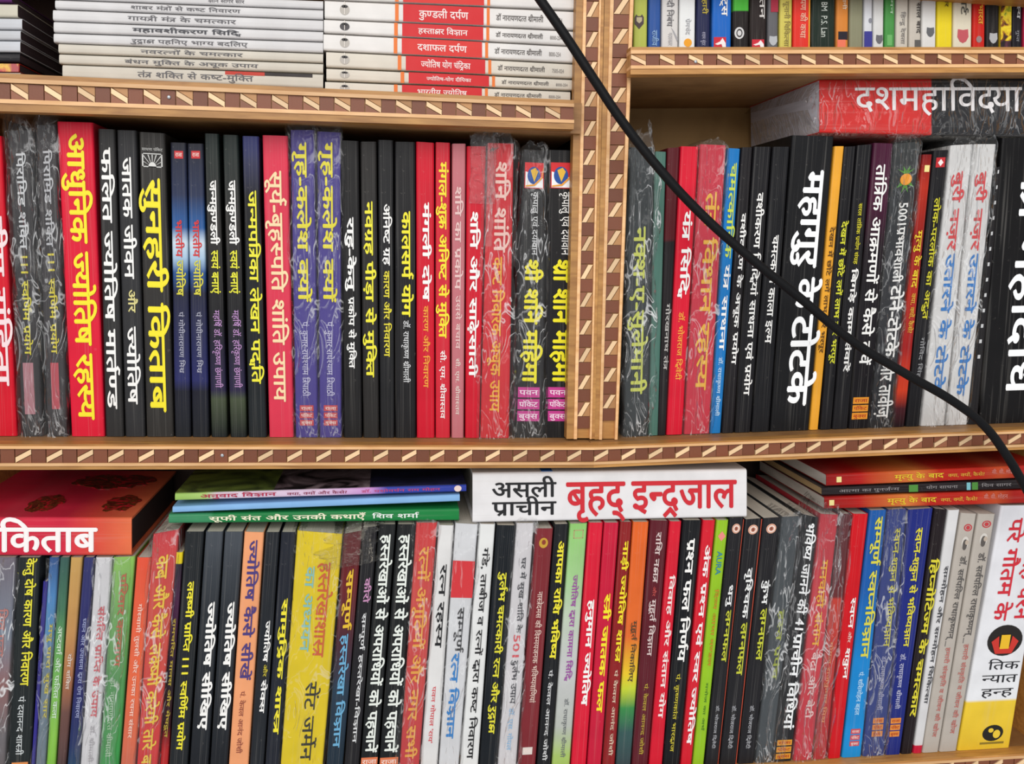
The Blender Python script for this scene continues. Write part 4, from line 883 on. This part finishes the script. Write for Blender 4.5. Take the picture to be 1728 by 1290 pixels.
vol('O', (96, 262, 162, 262, -6, 1258, 46, 1263), 'CE1721', 'red book with white title, left of the blue one',
    [('स्वप्न', 605, 732, W1, .35, .85, .012), ('और', 745, 790, 'E8C8C0', .45, .75, .004), ('शकुन', 812, 940, W1, .35, .85, .012)])
vol('O', (166, 248, 237, 245, 50, 1262, 131, 1262), [(0, '1F5AA4'), (.3, '1F5CA8'), (.6, '1A82C8'), (1, '2090D4')], 'bright blue book with yellow title and red label at its foot',
    [('सम्पूर्ण स्वप्नविज्ञान', 272, 855, 'D8D048', .25, .88, .016), ('पं. शशिमोहन बहल', 910, 1087, 'B8DCF0', .3, .7, .004, 'author_name')], deco=[('rect', 1145+25*i, 1165+25*i, .3, .8, 'C85058', 'label') for i in range(3)])
vol('O', (240, 245, 320, 240, 135, 1260, 226, 1256), '28387C', 'blue book in wrinkled plastic, left of two dark blue twins',
    [('स्वप्न-शकुन से भविष्यज्ञान', 320, 808, 'C8C04A', .35, .8, .014), ('डॉ. राधाकृष्ण श्रीमाली', 845, 1067, 'A8A8C4', .35, .7, .004, 'author_name')], deco=[('rect', 1100+27*i, 1122+27*i, .3, .8, 'D8843A', 'label') for i in range(3)],
    wrap=dict(top=.002, milk=.15, puff=.006))
vol('O', (323, 245, 428, 238, 228, 1256, 291, 1245), '222C7A', 'dark blue book with yellow title left of the black one, unwrapped twin',
    [('स्वप्न-शकुन से भविष्यज्ञान', 318, 808, 'DED23C', .3, .72, .016), ('डॉ. राधाकृष्ण श्रीमाली', 835, 1062, 'B8B8D0', .2, .6, .004, 'author_name')], deco=[('rect', 1100+27*i, 1122+27*i, .12, .75, 'E08A38', 'label') for i in range(3)])
vol('O', (431, 240, 486, 245, 294, 1243, 341, 1240), '221A1D', 'brownish black book with yellow title left of a slim white book',
    [('हिप्नोटिज्म के चमत्कार', 443, 1095, 'DCD038', .1, .9, .02)])
vol('O', (488, 247, 537, 245, 343, 1240, 381, 1240), [(0, 'DCDADA'), (.965, 'D8D6D6'), (.966, 'C81F3C'), (1, 'C81F3C')], 'slim white book with thin black title and red foot',
    [('सम्मोहन और सम्मोहन चिकित्सा', 475, 1042, '46464A', .25, .8, .008)])
for i, (q, lb) in enumerate((((540, 258, 606, 262, 384, 1222, 451, 1224), 'left of two twin beige books with portrait and small red emblem'),
                 ((610, 262, 683, 262, 454, 1216, 526, 1216), 'right of two twin beige books with portrait and small red emblem'))):
    d = -14 if i else 0
    bb = vol('O', q, 'B9B0A6', lb, [('डॉ. सर्वपल्लि राधाकृष्णन्', 435+d, 780+d, '5A5654', .3, .8, .006), ('हमारी संस्कृति व जीवन की खोज', 810+d, 1178+d, 'C07068', .35, .72, .004)],
        deco=[('ring', 303+d, 333+d, .3, .82, 'C03A40'), ('disc', 310+d, 326+d, .44, .68, 'C03A40', 'emblem', -.0004), ('disc', 355+d, 405+d, .3, .75, 'D2CCC4', 'portrait'), ('disc', 366+d, 410+d, .38, .66, '5A5450', 'portrait', -.0006), ('disc', 368+d, 388+d, .5, .72, 'B8A898', 'portrait', -.0008),
              ('rect', 784+d, 806+d, .3, .34, '6A6664', 'divider')])
b = vol('O', (705, 228, 902, 226, 527, 1222, 737, 1240), [(0, 'E4E2E6'), (.79, 'E8E8EA'), (.80, 'EDC93A'), (1, 'E8C034')], 'thick white book with yellow foot, red title and round picture',
    [('जहं जहं चरन', 278, 700, 'D02A38', .58, .98, .010), ('परे गौतम के', 278, 700, 'D02A38', .16, .56, .010),
     ('तिक', 856, 914, '222227', .3, .92, .004, 'author_name', True), ('न्यात', 910, 968, '222227', .22, .92, .004, 'author_name', True), ('हन्ह', 966, 1024, '222227', .25, .88, .004, 'author_name', True)],
    deco=[('disc', 718, 845, .2, .9, '221D1A', 'round_picture'), ('poly', 745, 835, .28, .82, ('C8342A', [(.0, .45), (.25, .2), (.3, .7), (.7, .7), (.75, .2), (1, .45), (.8, 1), (.2, 1)]), 'round_picture', -.0006),
          ('rect', 758, 815, .46, .64, 'E8B828', 'round_picture', -.0008), ('disc', 1130, 1196, .42, .82, '1F1D18', 'emblem'), ('disc', 1142, 1160, .52, .62, 'E8C438', 'emblem', -.0006), ('disc', 1150, 1184, .62, .76, 'E8C438', 'emblem', -.0006),
          ('rect', 1200, 1208, .4, .86, '8A7428', 'emblem')], depth=.134, rough=.4)

# ---- lying books above the bottom row
G5 = 'lying books on top of the bottom row'
b = lie('J', -420, 540, 275, 437, 277, 436, [(0, 'CE2440'), (.7, 'D02C44'), (.82, 'D8483E'), (1, 'E07048')], 'thick red lying book, huge white title, dark cover print, lower left',
    [('लाल किताब', -330, 402, 'F4EEEC', -.14, 1.0, .02)], depth=.138, page='2F2524', hard=True, group=G5)  # dark page colour stands for the shade on the page side
def top_flat(b, name, t0, t1, y0, y1, mat):
    """print lying on the upper cover (for lying books): t along, y into the shelf"""
    V = [b.at(1, t, y)+Vector((0, 0, h)) for h in (.0004, .0001) for t, y in ((t0, y0), (t1, y0), (t1, y1), (t0, y1))]
    f = [(0, 1, 2, 3), (7, 6, 5, 4)]+[(i, i+4, (i+1) % 4+4, (i+1) % 4) for i in range(4)]
    b.fix(mesh_obj(name, V, f, mat, b.root))
REDP = picture('dark_figures', ['C8202C', 'C01E2A', '4A1410', '8A4A22', '3A100E', '6A2018'], 75, 3.5)
def top_blot(b, name, t0, t1, y0, y1, mat, sd):
    rd = random.Random(sd); n = 26; pts = []
    for i in range(n):
        g = i*2*math.pi/n; r = .5*(.72+.28*rd.random()); pts.append(((t0+t1)/2+(t1-t0)*r*math.cos(g), (y0+y1)/2+(y1-y0)*r*math.sin(g)))
    V = [b.at(1, t, y)+Vector((0, 0, h)) for h in (.0004, .0001) for t, y in pts]
    f = [tuple(range(n)), tuple(range(2*n-1, n-1, -1))]+[(i, (i+1) % n, n+(i+1) % n, n+i) for i in range(n)]
    b.fix(mesh_obj(name, V, f, mat, b.root))
for k, (t0, t1) in enumerate(((.46, .63), (.80, .98))): top_blot(b, 'cover_picture', t0, t1, .012, .062, REDP, k)
top_blot(b, 'cover_picture', .50, .97, .075, .125, REDP, 5)
lie('K', 60, 1252, 263, 303, 239, 291, [(0, '3E8A60'), (.14, '3A8A5C'), (.15, '1F7C42'), (1, '1D8040')], 'deep green lying book with cream title, lowest of its pile',
    [('सूफी संत और उनकी कथाएँ', 225, 870, 'E8E6C8', .1, .85, .016), ('शिव शर्मा', 895, 1088, 'E8F0E8', .15, .8, .01, 'author_name')], group=G5, depth=.12)
lie('K', 76, 1255, 231, 259, 181, 212, '86B4E2', 'light blue thin lying book in the middle of its pile', [], group=G5, depth=.12)
bb = lie('K', 86, 1282, 177, 209, 141, 172, [(0, '9AC060'), (.1, 'A8C870'), (.14, 'D8C8D4'), (.5, 'DCC0DC'), (.66, 'C890CC'), (.72, '3A48A8'), (1, '2A3C9C')], 'thin lying book, green left end and violet-blue right end, topmost of pile',
    [('अनुवाद विज्ञान', 190, 502, 'B02848', .1, .95, .012), ('क्या, क्यों और कैसे?', 545, 792, '8A2A4A', .15, .8, .008), ('डॉ. यशोवर्धन राम मोहन', 850, 1175, 'C04070', .2, .8, .006, 'author_name')],
    [('disc', 1232, 1262, .05, .95, 'E8D0C8')], group=G5, depth=.12)
top_flat(bb, 'cover_picture', .0, .33, .001, .118, picture('green_wash', ['3A4A24', '7A8A3C', '5A6A30', '2A3420'], 25, 1.0))
top_flat(bb, 'cover_picture', .33, .66, .001, .118, picture('grey_figures', ['8A7A80', '6A5A60', '221D20', '181518'], 32, 1.5))
top_flat(bb, 'cover_picture', .66, 1, .001, .118, picture('night_blue', ['1A1C30', '20243E', '2A2A50'], 32, 1.5))
b = lie('P', 797.5, 1260, 798, 883.5, 791.5, 874, 'E9E6E6', 'thick white lying book with red title and two small black words',
    [('असली', 830, 939, '222224', .38, .92, .012, 'small_title'), ('प्राचीन', 830, 939, '222224', .03, .52, .012, 'small_title'), ('बृहद्', 955, 1055, 'CE2A34', -.02, 1.02, .016), ('इन्द्रजाल', 1065, 1243, 'CE2A34', -.02, 1.02, .016)],
    depth=.132, hard=True, page='D8D4CC', group=G5, rough=.4)
for k in range(5): top_blot(b, 'cover_picture', .12+.1*k, .19+.1*k, .016, .04, picture('sketch', ['E4E2E2', 'B8A8A4', '5A3A34', 'C04A30'], 120, 3.0), k)
top_flat(b, 'cover_patch', .245, .285, .0015, .03, ink('1E5AA4'))
EMB = [(0, '8E1A18'), (.15, 'B01E1A'), (.45, 'D88A3A'), (.52, 'B8261A'), (.8, 'C02A1C'), (.92, 'D86A30'), (1, 'B0241C')]
lie('O', -22, 900, 192, 244, 160, 218, [(0, '8E1A18'), (.15, 'B01E1A'), (.36, 'D87A3A'), (.46, 'B8261A'), (.66, 'B8261A'), (.76, 'C8502A'), (.84, 'A8201A'), (1, 'B0241C')], 'lower of two alike red lying books with yellow title',
    [('मृत्यु के बाद', 235, 438, 'E0C02E', .2, .85, .01), ('क्या, क्यों, कैसे?', 455, 605, 'D8A83A', .25, .7, .004), ('वी. वी. मोहन', 632, 730, 'D88A80', .35, .85, .004, 'author_name')], [('rect', -2, 18, .3, .75, 'E8D890', 'emblem')], group=G5, page='CFC6BC')
lie('O', -32, 900, 153, 188, 114, 158, '241D1F', 'black thin lying book sandwiched between two red ones',
    [('आत्मा का पुनर्जन्म', 38, 285, '8A8484', .2, .8, .006), ('योग साधना', 395, 525, '8A8484', .25, .8, .006), ('शिव सागर', 622, 745, '8A8484', .25, .8, .006, 'author_name')],
    [('rect', 325, 362, .1, .9, '4E8A3A', 'green_block'), ('rect', 562, 578, .1, .9, '7AB8C0', 'blue_block'), ('rect', 584, 608, .1, .9, '4E8A3A', 'green_block')], group=G5, page='B49468')
lie('O', -14, 900, 98, 150, 58, 112, [(0, '8E1A18'), (.15, 'B01E1A'), (.40, 'D87A3A'), (.5, 'B8261A'), (.68, 'B8261A'), (.78, 'C8502A'), (.86, 'A8201A'), (1, 'B0241C')], 'upper of two alike red lying books with yellow title',
    [('मृत्यु के बाद', 265, 468, 'E0C02E', .2, .85, .01), ('क्या, क्यों, कैसे?', 485, 635, 'D8A83A', .25, .7, .004), ('वी. वी. मोहन', 665, 765, 'D88A80', .35, .85, .004, 'author_name')], [('rect', 28, 48, .3, .75, 'E8D890', 'emblem')], group=G5, page='CFC6BC')

# ---- cable slung in front of the shelves
cu = bpy.data.curves.new('cable', 'CURVE'); cu.dimensions = '3D'; cu.bevel_depth = .0032; cu.bevel_resolution = 4; cu.resolution_u = 12
pts = [(880, -45), (912, 0), (955, 62), (1003, 135), (1050, 205), (1110, 282), (1180, 358), (1262, 432), (1350, 503), (1440, 577), (1530, 632), (1612, 680), (1660, 718), (1696, 765), (1726, 815), (1760, 880)]
sp = cu.splines.new('BEZIER'); sp.bezier_points.add(len(pts)-1)
for k, (p, (x, y)) in enumerate(zip(sp.bezier_points, pts)):
    p.co = px(x, y, -.03); p.handle_left_type = p.handle_right_type = 'AUTO'
CB, n, l, p = base_mat('black_rubber'); p.inputs['Base Color'].default_value = lin('0C0C0E'); p.inputs['Roughness'].default_value = .55; p.inputs['Specular IOR Level'].default_value = .2
nz = n.new('ShaderNodeTexNoise'); nz.inputs['Scale'].default_value = 400; bp = n.new('ShaderNodeBump'); bp.inputs['Strength'].default_value = .1
l.new(nz.outputs['Fac'], bp.inputs['Height']); l.new(bp.outputs[0], p.inputs['Normal'])
cu.materials.append(CB)
tmp = bpy.data.objects.new('cable_path', cu); COL.objects.link(tmp); bpy.context.view_layer.update()
me = bpy.data.meshes.new_from_object(tmp.evaluated_get(bpy.context.evaluated_depsgraph_get()))
bpy.data.objects.remove(tmp)
for q in me.polygons: q.use_smooth = True
o = bpy.data.objects.new('cable', me); COL.objects.link(o)
o['label'] = 'black rubber cable hanging diagonally across the front of the shelves'; o['category'] = 'cable'
bpy.data.objects.remove(_to); bpy.data.curves.remove(_tc)
